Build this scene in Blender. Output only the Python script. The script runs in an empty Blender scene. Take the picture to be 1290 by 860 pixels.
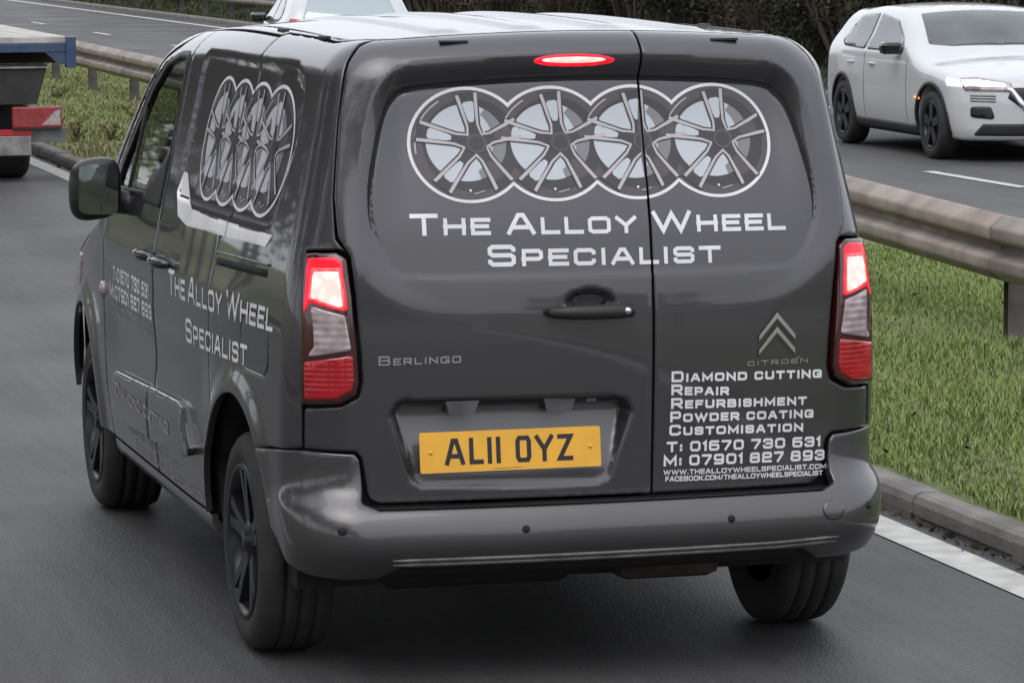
import bpy, bmesh, math, random
import numpy as np
from mathutils import Vector, Matrix
from mathutils.geometry import delaunay_2d_cdt

scene = bpy.context.scene
COL = scene.collection
R = math.radians
rng = np.random.default_rng(7)
random.seed(7)

# ------------------------------------------------------------------ camera
YAW, PITCH, ROLL, FPX = .266799, .11174, -.00405, 4621.4
cam = bpy.data.cameras.new('camera')
cam.sensor_width = 36
cam.lens = 36 * FPX / 1290
cam.clip_start, cam.clip_end = .1, 3000
co = bpy.data.objects.new('camera', cam)
COL.objects.link(co)
fw = Vector((math.sin(YAW) * math.cos(PITCH), math.cos(YAW) * math.cos(PITCH), -math.sin(PITCH)))
rt = Vector((math.cos(YAW), -math.sin(YAW), 0))
up = rt.cross(fw)
r2 = rt * math.cos(ROLL) + up * math.sin(ROLL)
u2 = up * math.cos(ROLL) - rt * math.sin(ROLL)
co.matrix_world = Matrix(((r2.x, u2.x, -fw.x, -2.9201), (r2.y, u2.y, -fw.y, -9.6914), (r2.z, u2.z, -fw.z, 2.0914), (0, 0, 0, 1)))
scene.camera = co

# ------------------------------------------------------------------ sky, sun, exposure
SUN_EL, SUN_AZ = R(58), R(215)      # azimuth clockwise from +Y
world = bpy.data.worlds.new('World')
scene.world = world
world.use_nodes = True
wn = world.node_tree
wn.nodes.clear()
wo = wn.nodes.new('ShaderNodeOutputWorld')
wb = wn.nodes.new('ShaderNodeBackground')
sky = wn.nodes.new('ShaderNodeTexSky')
sky.sky_type = 'NISHITA'
sky.sun_disc = False
sky.sun_elevation = SUN_EL
sky.sun_rotation = SUN_AZ
sky.air_density, sky.dust_density, sky.ozone_density = 1.5, 6.0, 1.0
hs = wn.nodes.new('ShaderNodeHueSaturation')      # an overcast sky: nearly grey
hs.inputs['Saturation'].default_value = .22
wb.inputs['Strength'].default_value = .12
deck = wn.nodes.new('ShaderNodeMix')               # an even cloud deck drawn over the clear sky
deck.data_type = 'RGBA'
deck.inputs[0].default_value = .72
deck.inputs[7].default_value = (7.7, 8.05, 8.75, 1)
wn.links.new(sky.outputs[0], hs.inputs['Color'])
wn.links.new(hs.outputs[0], deck.inputs[6])
wn.links.new(deck.outputs[2], wb.inputs['Color'])
wn.links.new(wb.outputs[0], wo.inputs['Surface'])
sun = bpy.data.lights.new('sun', 'SUN')
sun.energy, sun.angle, sun.color = .5, R(50), (1, .97, .93)
so = bpy.data.objects.new('sun', sun)
COL.objects.link(so)
sdir = Vector((math.sin(SUN_AZ) * math.cos(SUN_EL), math.cos(SUN_AZ) * math.cos(SUN_EL), math.sin(SUN_EL)))
so.rotation_euler = sdir.to_track_quat('Z', 'Y').to_euler()
so.location = (0, 0, 30)
vs = scene.view_settings
vs.view_transform, vs.look, vs.exposure, vs.gamma = 'Standard', 'None', .55, 1.0
vs.use_curve_mapping = False

# ------------------------------------------------------------------ materials
MATS = {}
def mat(name, col, rough=.6, metal=0., coat=0., coat_rough=.05, var=0., vscale=6., bump=0., bscale=80.,
        rvar=0., spec=.5, emit=None, estr=0., col2=None, detail=4.):
    m = bpy.data.materials.new(name)
    m.use_nodes = True
    nt = m.node_tree
    b = nt.nodes['Principled BSDF']
    b.inputs['Base Color'].default_value = (*col, 1)
    b.inputs['Roughness'].default_value = rough
    b.inputs['Metallic'].default_value = metal
    b.inputs['Coat Weight'].default_value = coat
    b.inputs['Coat Roughness'].default_value = coat_rough
    b.inputs['Specular IOR Level'].default_value = spec
    if emit:
        b.inputs['Emission Color'].default_value = (*emit, 1)
        b.inputs['Emission Strength'].default_value = estr
    if var or bump or rvar:
        tc = nt.nodes.new('ShaderNodeTexCoord')
        n = nt.nodes.new('ShaderNodeTexNoise')
        n.inputs['Scale'].default_value = vscale
        n.inputs['Detail'].default_value = detail
        nt.links.new(tc.outputs['Object'], n.inputs['Vector'])
        if var:
            mx = nt.nodes.new('ShaderNodeMix')
            mx.data_type = 'RGBA'
            c2 = col2 or tuple(c * (1 - var) for c in col)
            mx.inputs[6].default_value = (*col, 1) if col2 else (*[min(1, c * (1 + var)) for c in col], 1)
            mx.inputs[7].default_value = (*c2, 1)
            mr = nt.nodes.new('ShaderNodeMapRange')
            mr.inputs[1].default_value, mr.inputs[2].default_value = .3, .7
            nt.links.new(n.outputs[0], mr.inputs[0])
            nt.links.new(mr.outputs[0], mx.inputs[0])
            nt.links.new(mx.outputs[2], b.inputs['Base Color'])
        if rvar:
            mr = nt.nodes.new('ShaderNodeMapRange')
            mr.inputs[3].default_value, mr.inputs[4].default_value = rough - rvar, rough + rvar
            nt.links.new(n.outputs[0], mr.inputs[0])
            nt.links.new(mr.outputs[0], b.inputs['Roughness'])
        if bump:
            n2 = nt.nodes.new('ShaderNodeTexNoise')
            n2.inputs['Scale'].default_value = bscale
            n2.inputs['Detail'].default_value = 3
            nt.links.new(tc.outputs['Object'], n2.inputs['Vector'])
            bp = nt.nodes.new('ShaderNodeBump')
            bp.inputs['Strength'].default_value = bump
            bp.inputs['Distance'].default_value = .01
            nt.links.new(n2.outputs[0], bp.inputs['Height'])
            nt.links.new(bp.outputs[0], b.inputs['Normal'])
    MATS[name] = m
    return m

def paint_mat():
    """dark grey metallic paint under clear coat with a film of road dust that thickens towards the sills"""
    m = mat('van_paint', (.074, .0705, .077), .38, .72, 1.0, .05)
    nt = m.node_tree
    b = nt.nodes['Principled BSDF']
    tc = nt.nodes.new('ShaderNodeTexCoord')
    geo = nt.nodes.new('ShaderNodeNewGeometry')
    sep = nt.nodes.new('ShaderNodeSeparateXYZ')
    nt.links.new(geo.outputs['Position'], sep.inputs[0])
    n = nt.nodes.new('ShaderNodeTexNoise')
    n.inputs['Scale'].default_value = 3.2
    n.inputs['Detail'].default_value = 6
    nt.links.new(geo.outputs['Position'], n.inputs['Vector'])
    mr = nt.nodes.new('ShaderNodeMapRange')          # dirt with height
    mr.inputs[1].default_value, mr.inputs[2].default_value = .95, .2
    mr.inputs[4].default_value = .75
    nt.links.new(sep.outputs[2], mr.inputs[0])
    mu = nt.nodes.new('ShaderNodeMath'); mu.operation = 'MULTIPLY'
    nt.links.new(mr.outputs[0], mu.inputs[0]); nt.links.new(n.outputs[0], mu.inputs[1])
    mx = nt.nodes.new('ShaderNodeMix'); mx.data_type = 'RGBA'
    mx.inputs[6].default_value = (.074, .0705, .077, 1)
    mx.inputs[7].default_value = (.125, .116, .106, 1)
    nt.links.new(mu.outputs[0], mx.inputs[0]); nt.links.new(mx.outputs[2], b.inputs['Base Color'])
    cr = nt.nodes.new('ShaderNodeMapRange')
    cr.inputs[3].default_value, cr.inputs[4].default_value = .04, .26
    nt.links.new(mu.outputs[0], cr.inputs[0]); nt.links.new(cr.outputs[0], b.inputs['Coat Roughness'])
    return m
paint_mat()
mat('black_gap', (.006, .006, .007), .8)
mat('black_plastic', (.018, .018, .019), .5, bump=.15, bscale=300)
mat('gloss_black', (.01, .01, .011), .08, coat=.6)
mat('rubber', (.014, .014, .014), .75, var=.4, vscale=9, bump=.2, bscale=60, col2=(.03, .028, .026))
mat('dark_alloy', (.045, .046, .05), .32, .8, var=.3, vscale=8)
mat('chrome', (.78, .79, .81), .22, 1.)
mat('mirror_shell', (.011, .011, .012), .35)
mat('lens_mid', (.6, .02, .03), .2, emit=(1, .06, .07), estr=1.7)
mat('vinyl_white', (.76, .75, .77), .45, var=.12, vscale=5)
mat('vinyl_worn', (.46, .45, .44), .6, var=.5, vscale=18, col2=(.20, .19, .18))
mat('print_dark', (.075, .062, .072), .4, coat=.3)
mat('print_black', (.035, .032, .036), .4, coat=.3)
mat('print_pale', (.50, .53, .57), .4, coat=.3)
mat('print_grey', (.2, .2, .215), .4, coat=.3)
mat('print_silver', (.46, .43, .45), .4, coat=.3)
mat('plate_yellow', (.80, .40, .02), .35, coat=.3, var=.06, vscale=12)
mat('plate_black', (.012, .012, .014), .4)
mat('lens_red', (.30, .006, .012), .12, coat=1., emit=(1, .008, .02), estr=.05, var=.25, vscale=14)
mat('lens_red_dull', (.25, .03, .035), .3, coat=.4, var=.3, vscale=20)
mat('lens_glow', (.5, .01, .02), .2, emit=(1, .008, .03), estr=.9)
mat('lens_lit', (.9, .2, .2), .2, emit=(1, .27, .24), estr=3.0)
mat('lens_clear', (.50, .42, .43), .15, .1, coat=1., var=.45, vscale=26, col2=(.27, .20, .21))
mat('lens_amber', (.7, .22, .03), .2, emit=(1, .35, .05), estr=.8)
mat('headlamp_lit', (.9, .9, .85), .1, emit=(1, .95, .86), estr=4)
mat('lens_housing', (.05, .008, .01), .2, coat=1.)
def ribs(name, scale, dist):
    nt = MATS[name].node_tree
    geo = nt.nodes.new('ShaderNodeNewGeometry')
    w = nt.nodes.new('ShaderNodeTexWave'); w.bands_direction = 'Z'; w.inputs['Scale'].default_value = scale
    w2 = nt.nodes.new('ShaderNodeTexWave'); w2.bands_direction = 'X'; w2.inputs['Scale'].default_value = scale * .8
    ad = nt.nodes.new('ShaderNodeMath')
    b = nt.nodes.new('ShaderNodeBump'); b.inputs['Distance'].default_value = dist; b.inputs['Strength'].default_value = .22
    for q in (w, w2): nt.links.new(geo.outputs['Position'], q.inputs['Vector'])
    nt.links.new(w.outputs['Fac'], ad.inputs[0]); nt.links.new(w2.outputs['Fac'], ad.inputs[1])
    nt.links.new(ad.outputs[0], b.inputs['Height']); nt.links.new(b.outputs[0], nt.nodes['Principled BSDF'].inputs['Normal'])
def facets(name, scale, lo, hi):
    nt = MATS[name].node_tree
    b = nt.nodes['Principled BSDF']
    geo = nt.nodes.new('ShaderNodeNewGeometry')
    v = nt.nodes.new('ShaderNodeTexVoronoi'); v.inputs['Scale'].default_value = scale
    r = nt.nodes.new('ShaderNodeMapRange')
    st = b.inputs['Emission Strength'].default_value
    r.inputs[1].default_value, r.inputs[2].default_value, r.inputs[3].default_value, r.inputs[4].default_value = 0, .6, st * hi, st * lo
    nt.links.new(geo.outputs['Position'], v.inputs['Vector']); nt.links.new(v.outputs['Distance'], r.inputs[0]); nt.links.new(r.outputs[0], b.inputs['Emission Strength'])
facets('lens_lit', 38, .55, 1.35)
facets('lens_mid', 45, .5, 1.4)
facets('lens_glow', 30, .5, 1.5)
ribs('lens_red', 22, .004)
ribs('lens_clear', 16, .004)
mat('underbody', (.012, .011, .011), .85)
mat('rust_brown', (.05, .032, .022), .7, var=.5, vscale=12)
mat('seat_cloth', (.02, .02, .022), .9)
mat('mirror_glass', (.26, .30, .29), .03, 1.)
mat('white_paint', (.52, .53, .54), .3, 0, 1., .06, var=.04, vscale=3)
mat('car_glass', (.075, .088, .092), .05, coat=.5, var=.4, vscale=2.5, col2=(.03, .036, .04))
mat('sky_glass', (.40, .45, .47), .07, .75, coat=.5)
mat('lorry_blue', (.02, .05, .14), .4, coat=.3, var=.3, vscale=6, col2=(.05, .07, .12))
mat('lorry_deck', (.42, .40, .37), .75, var=.25, vscale=4)
mat('lorry_black', (.014, .014, .015), .7, var=.4, vscale=7, col2=(.03, .028, .026))
mat('lorry_grey', (.14, .14, .145), .55, var=.3, vscale=9)
mat('lorry_red', (.42, .02, .025), .45)
mat('aluminium', (.30, .28, .27), .45, .6, var=.35, vscale=10)
mat('galvanised', (.35, .30, .262), .6, .2, var=.3, vscale=5, bump=.08, bscale=40, col2=(.22, .18, .15))
mat('post_steel', (.16, .15, .14), .6, .3, var=.4, vscale=6, col2=(.08, .065, .055))
mat('kerb_stone', (.23, .215, .20), .85, var=.35, vscale=5, bump=.4, bscale=90, col2=(.13, .12, .11))
mat('line_white', (.60, .59, .56), .7, var=.3, vscale=9, bump=.3, bscale=120, col2=(.38, .37, .35), detail=8)
mat('bark', (.06, .048, .038), .9, var=.4, vscale=15, bump=.4, bscale=40)

def asphalt():
    m = mat('asphalt', (.062, .062, .065), .8)
    nt = m.node_tree
    b = nt.nodes['Principled BSDF']
    geo = nt.nodes.new('ShaderNodeNewGeometry')
    def noise(scale, det, vec=None):
        n = nt.nodes.new('ShaderNodeTexNoise')
        n.inputs['Scale'].default_value = scale
        n.inputs['Detail'].default_value = det
        nt.links.new(vec or geo.outputs['Position'], n.inputs['Vector'])
        return n.outputs[0]
    mp = nt.nodes.new('ShaderNodeMapping')
    mp.inputs['Scale'].default_value = (1.1, .05, 1)       # wear drawn out along the lane
    nt.links.new(geo.outputs['Position'], mp.inputs['Vector'])
    streak = noise(1.6, 5, mp.outputs[0])
    mp2 = nt.nodes.new('ShaderNodeMapping')
    mp2.inputs['Scale'].default_value = (9, .6, 1)
    nt.links.new(geo.outputs['Position'], mp2.inputs['Vector'])
    fine = noise(2.2, 6, mp2.outputs[0])
    patch = noise(.55, 4)
    vor = nt.nodes.new('ShaderNodeTexVoronoi')             # aggregate
    vor.inputs['Scale'].default_value = 110
    nt.links.new(geo.outputs['Position'], vor.inputs['Vector'])
    grit = noise(160, 2)
    def ramp(sock, lo, hi, a, c):
        r = nt.nodes.new('ShaderNodeMapRange')
        r.inputs[1].default_value, r.inputs[2].default_value, r.inputs[3].default_value, r.inputs[4].default_value = lo, hi, a, c
        nt.links.new(sock, r.inputs[0])
        return r.outputs[0]
    def mul(a, c):
        n = nt.nodes.new('ShaderNodeMath'); n.operation = 'MULTIPLY'
        nt.links.new(a, n.inputs[0]); nt.links.new(c, n.inputs[1])
        return n.outputs[0]
    v = mul(mul(mul(ramp(streak, .3, .7, .72, 1.3), ramp(fine, .3, .7, .86, 1.14)), ramp(patch, .3, .7, .88, 1.12)), ramp(grit, .3, .75, .6, 1.5))
    v = mul(v, ramp(vor.outputs['Color'], 0, 1, .75, 1.25))
    mx = nt.nodes.new('ShaderNodeMix'); mx.data_type = 'RGBA'; mx.blend_type = 'MULTIPLY'
    mx.inputs[0].default_value = 1
    mx.inputs[6].default_value = (.054, .0535, .0545, 1)
    nt.links.new(v, mx.inputs[7])
    nt.links.new(mx.outputs[2], b.inputs['Base Color'])
    nt.links.new(ramp(patch, .3, .7, .5, .75), b.inputs['Roughness'])
    bp = nt.nodes.new('ShaderNodeBump')
    bp.inputs['Strength'].default_value = .5
    bp.inputs['Distance'].default_value = .006
    nt.links.new(vor.outputs['Distance'], bp.inputs['Height'])
    nt.links.new(bp.outputs[0], b.inputs['Normal'])
asphalt()

def ground_mat(name, a, c, d):
    m = mat(name, a, .95)
    nt = m.node_tree
    b = nt.nodes['Principled BSDF']
    geo = nt.nodes.new('ShaderNodeNewGeometry')
    n = nt.nodes.new('ShaderNodeTexNoise'); n.inputs['Scale'].default_value = 1.3; n.inputs['Detail'].default_value = 8
    n2 = nt.nodes.new('ShaderNodeTexNoise'); n2.inputs['Scale'].default_value = 22; n2.inputs['Detail'].default_value = 6
    for q in (n, n2): nt.links.new(geo.outputs['Position'], q.inputs['Vector'])
    cr = nt.nodes.new('ShaderNodeValToRGB')
    e = cr.color_ramp.elements
    e[0].position, e[0].color = .33, (*a, 1)
    e[1].position, e[1].color = .68, (*d, 1)
    k = e.new(.5); k.color = (*c, 1)
    ad = nt.nodes.new('ShaderNodeMath'); ad.operation = 'MULTIPLY_ADD'
    ad.inputs[1].default_value = .55
    ad.inputs[2].default_value = 0
    nt.links.new(n2.outputs[0], ad.inputs[0])
    a2 = nt.nodes.new('ShaderNodeMath'); a2.operation = 'MULTIPLY_ADD'; a2.inputs[1].default_value = .45
    nt.links.new(n.outputs[0], a2.inputs[0]); nt.links.new(ad.outputs[0], a2.inputs[2])
    nt.links.new(a2.outputs[0], cr.inputs[0]); nt.links.new(cr.outputs[0], b.inputs['Base Color'])
    bp = nt.nodes.new('ShaderNodeBump'); bp.inputs['Strength'].default_value = .6; bp.inputs['Distance'].default_value = .03
    nt.links.new(n2.outputs[0], bp.inputs['Height']); nt.links.new(bp.outputs[0], b.inputs['Normal'])
ground_mat('verge_soil', (.075, .095, .03), (.12, .135, .05), (.15, .13, .07))
ground_mat('bank_soil', (.03, .035, .018), (.05, .055, .03), (.07, .06, .045))

def leaf_mat(name, a, c):
    m = mat(name, a, .6)
    nt = m.node_tree
    b = nt.nodes['Principled BSDF']
    oi = nt.nodes.new('ShaderNodeNewGeometry')
    mx = nt.nodes.new('ShaderNodeMix'); mx.data_type = 'RGBA'
    mx.inputs[6].default_value = (*a, 1); mx.inputs[7].default_value = (*c, 1)
    nt.links.new(oi.outputs['Random Per Island'], mx.inputs[0])
    nt.links.new(mx.outputs[2], b.inputs['Base Color'])
    b.inputs['Specular IOR Level'].default_value = .25
leaf_mat('grass_blade', (.125, .19, .045), (.26, .32, .11))
leaf_mat('dry_blade', (.22, .20, .10), (.34, .29, .18))
leaf_mat('dark_leaf', (.022, .03, .014), (.055, .06, .03))
leaf_mat('brown_leaf', (.045, .034, .024), (.085, .06, .042))
leaf_mat('weed_leaf', (.05, .08, .025), (.10, .10, .05))
leaf_mat('twig', (.05, .04, .032), (.10, .08, .062))

def glass_mat():
    m = bpy.data.materials.new('window_glass')
    m.use_nodes = True
    nt = m.node_tree
    nt.nodes.clear()
    o = nt.nodes.new('ShaderNodeOutputMaterial')
    t = nt.nodes.new('ShaderNodeBsdfTransparent'); t.inputs[0].default_value = (.42, .5, .47, 1)
    g = nt.nodes.new('ShaderNodeBsdfGlossy'); g.inputs['Roughness'].default_value = .02
    f = nt.nodes.new('ShaderNodeFresnel'); f.inputs[0].default_value = 1.5
    x = nt.nodes.new('ShaderNodeMixShader')
    nt.links.new(f.outputs[0], x.inputs[0]); nt.links.new(t.outputs[0], x.inputs[1]); nt.links.new(g.outputs[0], x.inputs[2])
    nt.links.new(x.outputs[0], o.inputs[0])
    MATS['window_glass'] = m
glass_mat()
# ------------------------------------------------------------------ object helpers
def tag(o, label=None, cat=None, group=None, kind=None):
    if label: o['label'] = label
    if cat: o['category'] = cat
    if group: o['group'] = group
    if kind: o['kind'] = kind
    return o
def empty(name, loc=(0, 0, 0), rz=0.):
    o = bpy.data.objects.new(name, None)
    o.empty_display_size = .2
    COL.objects.link(o)
    o.location = loc
    o.rotation_euler = (0, 0, rz)
    return o
def link(name, me, m=None, parent=None):
    o = bpy.data.objects.new(name, me)
    COL.objects.link(o)
    if parent: o.parent = parent
    if m:
        for k in (m if isinstance(m, (list, tuple)) else [m]): me.materials.append(MATS[k])
    return o
def mesh(name, V, Fc, smooth=False, mi=None):
    me = bpy.data.meshes.new(name)
    V = np.asarray(V, float)
    if isinstance(Fc, np.ndarray) and Fc.ndim == 2:
        k = Fc.shape[1]
        me.vertices.add(len(V)); me.vertices.foreach_set('co', V.ravel())
        me.loops.add(Fc.size); me.loops.foreach_set('vertex_index', Fc.astype(np.int32).ravel())
        me.polygons.add(len(Fc)); me.polygons.foreach_set('loop_start', np.arange(0, Fc.size, k, dtype=np.int32))
        me.update(calc_edges=True)
    else:
        me.from_pydata([tuple(v) for v in V], [], [tuple(int(i) for i in f) for f in Fc])
    if smooth: me.polygons.foreach_set('use_smooth', np.ones(len(me.polygons), bool))
    if mi is not None: me.polygons.foreach_set('material_index', np.asarray(mi, np.int32))
    me.update()
    return me
def obj(name, V, Fc, m, parent=None, smooth=False):
    return link(name, mesh(name, V, Fc, smooth), m, parent)
class MB:
    """collects simple solids into one mesh"""
    def __init__(s): s.V, s.F, s.S = [], [], []
    def add(s, V, F, smooth=False):
        n = len(s.V)
        s.V += [tuple(v) for v in V]
        s.F += [tuple(i + n for i in f) for f in F]
        s.S += [smooth] * len(F)
        return s
    def box(s, a, b, bev=.0):
        (x0, y0, z0), (x1, y1, z1) = a, b
        if bev <= 0:
            V = [(x0, y0, z0), (x1, y0, z0), (x1, y1, z0), (x0, y1, z0), (x0, y0, z1), (x1, y0, z1), (x1, y1, z1), (x0, y1, z1)]
            return s.add(V, [(3, 2, 1, 0), (4, 5, 6, 7), (0, 1, 5, 4), (1, 2, 6, 5), (2, 3, 7, 6), (3, 0, 4, 7)])
        bm = bmesh.new()
        bmesh.ops.create_cube(bm, size=1)
        for v in bm.verts: v.co = Vector(((x0 + x1) / 2 + v.co.x * (x1 - x0), (y0 + y1) / 2 + v.co.y * (y1 - y0), (z0 + z1) / 2 + v.co.z * (z1 - z0)))
        bmesh.ops.bevel(bm, geom=bm.edges[:], offset=bev, segments=2, profile=.5, affect='EDGES')
        bm.verts.index_update()
        s.add([v.co[:] for v in bm.verts], [[v.index for v in f.verts] for f in bm.faces])
        bm.free()
        return s
    def tube(s, pts, rad, n=8, cap=True):
        pts = [Vector(p) for p in pts]
        rads = rad if isinstance(rad, (list, tuple)) else [rad] * len(pts)
        V, F = [], []
        for i, p in enumerate(pts):
            t = (pts[min(i + 1, len(pts) - 1)] - pts[max(i - 1, 0)]).normalized()
            a = t.orthogonal().normalized() if i == 0 else (pa - t * pa.dot(t)).normalized()
            pa = a
            b = t.cross(a)
            for k in range(n):
                w = 2 * math.pi * k / n
                V.append(p + (a * math.cos(w) + b * math.sin(w)) * rads[i])
        for i in range(len(pts) - 1):
            for k in range(n):
                F.append((i * n + k, i * n + (k + 1) % n, (i + 1) * n + (k + 1) % n, (i + 1) * n + k))
        if cap:
            F.append(tuple(range(n))[::-1]); F.append(tuple((len(pts) - 1) * n + k for k in range(n)))
        return s.add(V, F, True)
    def prism(s, poly, frame, d0, d1):
        """2-D polygon swept from depth d0 to d1; frame(u, v, d) gives the 3-D point"""
        n = len(poly)
        V = [frame(u, v, d0) for u, v in poly] + [frame(u, v, d1) for u, v in poly]
        F = [tuple(range(n))[::-1], tuple(range(n, 2 * n))] + [(i, (i + 1) % n, n + (i + 1) % n, n + i) for i in range(n)]
        return s.add(V, F)
    def lathe(s, prof, c, n=40, axis='x'):
        """profile (radius, along axis) turned round an axis through c"""
        V, F = [], []
        for i in range(n):
            w = 2 * math.pi * i / n
            for r, a in prof:
                p, q = r * math.cos(w), r * math.sin(w)
                V.append((c[0] + a, c[1] + p, c[2] + q) if axis == 'x' else ((c[0] + p, c[1] + a, c[2] + q) if axis == 'y' else (c[0] + p, c[1] + q, c[2] + a)))
        m = len(prof)
        for i in range(n):
            for k in range(m - 1):
                F.append((i * m + k, i * m + k + 1, ((i + 1) % n) * m + k + 1, ((i + 1) % n) * m + k))
        return s.add(V, F, True)
    def build(s, name, m, parent=None, flat=False):
        me = bpy.data.meshes.new(name)
        me.from_pydata(s.V, [], s.F)
        if not flat: me.polygons.foreach_set('use_smooth', np.array(s.S, bool))
        bm = bmesh.new(); bm.from_mesh(me)
        bmesh.ops.recalc_face_normals(bm, faces=bm.faces[:])
        bm.to_mesh(me); bm.free()
        me.update()
        return link(name, me, m, parent)
def copy_tree(o, parent=None, label=None, loc=None, rz=None):
    c = o.copy()
    COL.objects.link(c)
    c.parent = parent
    if label: c['label'] = label
    if loc is not None: c.location = loc
    if rz is not None: c.rotation_euler = (0, 0, rz)
    for ch in list(o.children): copy_tree(ch, c)
    return c

# ------------------------------------------------------------------ 2-D polygons
def inside(P, poly):
    poly = np.asarray(poly, float)
    x, y = P[:, 0], P[:, 1]
    r = np.zeros(len(P), bool)
    a, b = poly, np.roll(poly, -1, 0)
    for (x0, y0), (x1, y1) in zip(a, b):
        if y0 == y1: continue
        k = ((y0 > y) != (y1 > y)) & (x < (x1 - x0) * (y - y0) / (y1 - y0) + x0)
        r ^= k
    return r
def sdist(P, poly):
    """signed distance to a closed polygon, negative inside"""
    poly = np.asarray(poly, float)
    d = np.full(len(P), 1e9)
    for a, b in zip(poly, np.roll(poly, -1, 0)):
        e = b - a
        L = max(e @ e, 1e-12)
        w = P - a
        t = np.clip(w @ e / L, 0, 1)
        d = np.minimum(d, np.hypot(*(w - t[:, None] * e).T))
    return np.where(inside(P, poly), -d, d)
def smooth(a, b, x):
    t = np.clip((x - a) / (b - a), 0, 1)
    return t * t * (3 - 2 * t)
def fillet(poly, r, n=4):
    """round the corners of a polygon; r is one radius or one per corner"""
    out = []
    N = len(poly)
    for i in range(N):
        p, a, b = (np.array(poly[k % N], float) for k in (i, i - 1, i + 1))
        ri = r[i] if isinstance(r, (list, tuple)) else r
        u, v = a - p, b - p
        lu, lv = np.linalg.norm(u), np.linalg.norm(v)
        u /= lu; v /= lv
        ang = math.acos(np.clip(u @ v, -1, 1))
        if ri <= 0 or ang > 2.95: out.append(p); continue
        t = min(ri / math.tan(ang / 2), .45 * lu, .45 * lv)
        for k in range(n + 1):
            q = k / n
            out.append((1 - q) ** 2 * (p + u * t) + 2 * q * (1 - q) * p + q * q * (p + v * t))
    return np.array(out)
def densify(poly, h):
    out = []
    for a, b in zip(poly, np.roll(poly, -1, 0)):
        n = max(1, int(math.ceil(np.linalg.norm(b - a) / h)))
        for k in range(n): out.append(a + (b - a) * k / n)
    return np.array(out)
def area(p): return .5 * np.sum(p[:, 0] * np.roll(p[:, 1], -1) - np.roll(p[:, 0], -1) * p[:, 1])
def offset(poly, d):
    """shift a polygon inwards by d"""
    poly = np.asarray(poly, float)
    if area(poly) < 0: poly = poly[::-1]
    e = np.roll(poly, -1, 0) - poly
    e /= np.maximum(np.linalg.norm(e, axis=1, keepdims=True), 1e-9)
    n = np.stack([-e[:, 1], e[:, 0]], 1)
    m = n + np.roll(n, 1, 0)
    m /= np.maximum(np.linalg.norm(m, axis=1, keepdims=True), 1e-6)
    c = np.maximum((m * n).sum(1), .5)
    return poly + m * (d / c)[:, None]
def spline_loop(pts, n=6, closed=True):
    P = np.array(pts, float)
    N = len(P)
    out = []
    for i in range(N if closed else N - 1):
        if closed: a, b, c, d = (P[k % N] for k in (i - 1, i, i + 1, i + 2))
        else: a, b, c, d = P[max(i - 1, 0)], P[i], P[i + 1], P[min(i + 2, N - 1)]
        for k in range(n):
            t = k / n
            out.append(.5 * (2 * b + (c - a) * t + (2 * a - 5 * b + 4 * c - d) * t * t + (3 * b - a - 3 * c + d) * t ** 3))
    if not closed: out.append(P[-1])
    return np.array(out)
def ring(cx, cy, rx, ry=None, n=40, a0=0., a1=2 * math.pi):
    w = np.linspace(a0, a1, n, endpoint=abs(a1 - a0) < 6.28)
    return np.stack([cx + rx * np.cos(w), cy + (ry or rx) * np.sin(w)], 1)
def cdt(loops, h=None, extra=(), polylines=()):
    """triangulate: constraint loops, optional grid of spacing h; returns points, triangles"""
    pts, edges = [], []
    for L in loops:
        n0 = len(pts)
        pts += [Vector(p) for p in L]
        edges += [(n0 + i, n0 + (i + 1) % len(L)) for i in range(len(L))]
    for L in polylines:
        n0 = len(pts)
        pts += [Vector(p) for p in L]
        edges += [(n0 + i, n0 + i + 1) for i in range(len(L) - 1)]
    if h:
        A = np.concatenate([np.asarray(L) for L in loops])
        lo, hi = A.min(0), A.max(0)
        xs = np.arange(lo[0] + h / 2, hi[0], h)
        ys = np.arange(lo[1] + h / 2, hi[1], h * .866)
        G = np.array([(x + (h / 2 if j % 2 else 0), y) for j, y in enumerate(ys) for x in xs])
        if len(G):
            k = np.zeros(len(G), bool)
            for L in loops: k |= inside(G, L)
            G = G[k]
            if len(G):
                d = np.full(len(G), 9.)
                for L in list(loops): d = np.minimum(d, np.abs(sdist(G, L)))
                pts += [Vector(p) for p in G[d > h * .35]]
    r = delaunay_2d_cdt(pts, edges, [], 0, 1e-6)
    P = np.array([v[:] for v in r[0]])
    T = np.array([f for f in r[2] if len(f) == 3])
    return P, T
def flange(V, N, T, depth):
    """turn the open edge of a skin inwards"""
    e = np.concatenate([T[:, [0, 1]], T[:, [1, 2]], T[:, [2, 0]]])
    key = np.sort(e, 1)
    _, idx, cnt = np.unique(key, axis=0, return_index=True, return_counts=True)
    b = e[idx[cnt == 1]]
    vs_ = np.unique(b)
    m = {v: len(V) + i for i, v in enumerate(vs_)}
    V2 = np.concatenate([V, V[vs_] - N[vs_] * depth])
    F = [tuple(t) for t in T] + [(x[1], x[0], m[x[0]], m[x[1]]) for x in b.tolist()]
    return V2, F, set(vs_.tolist())
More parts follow.
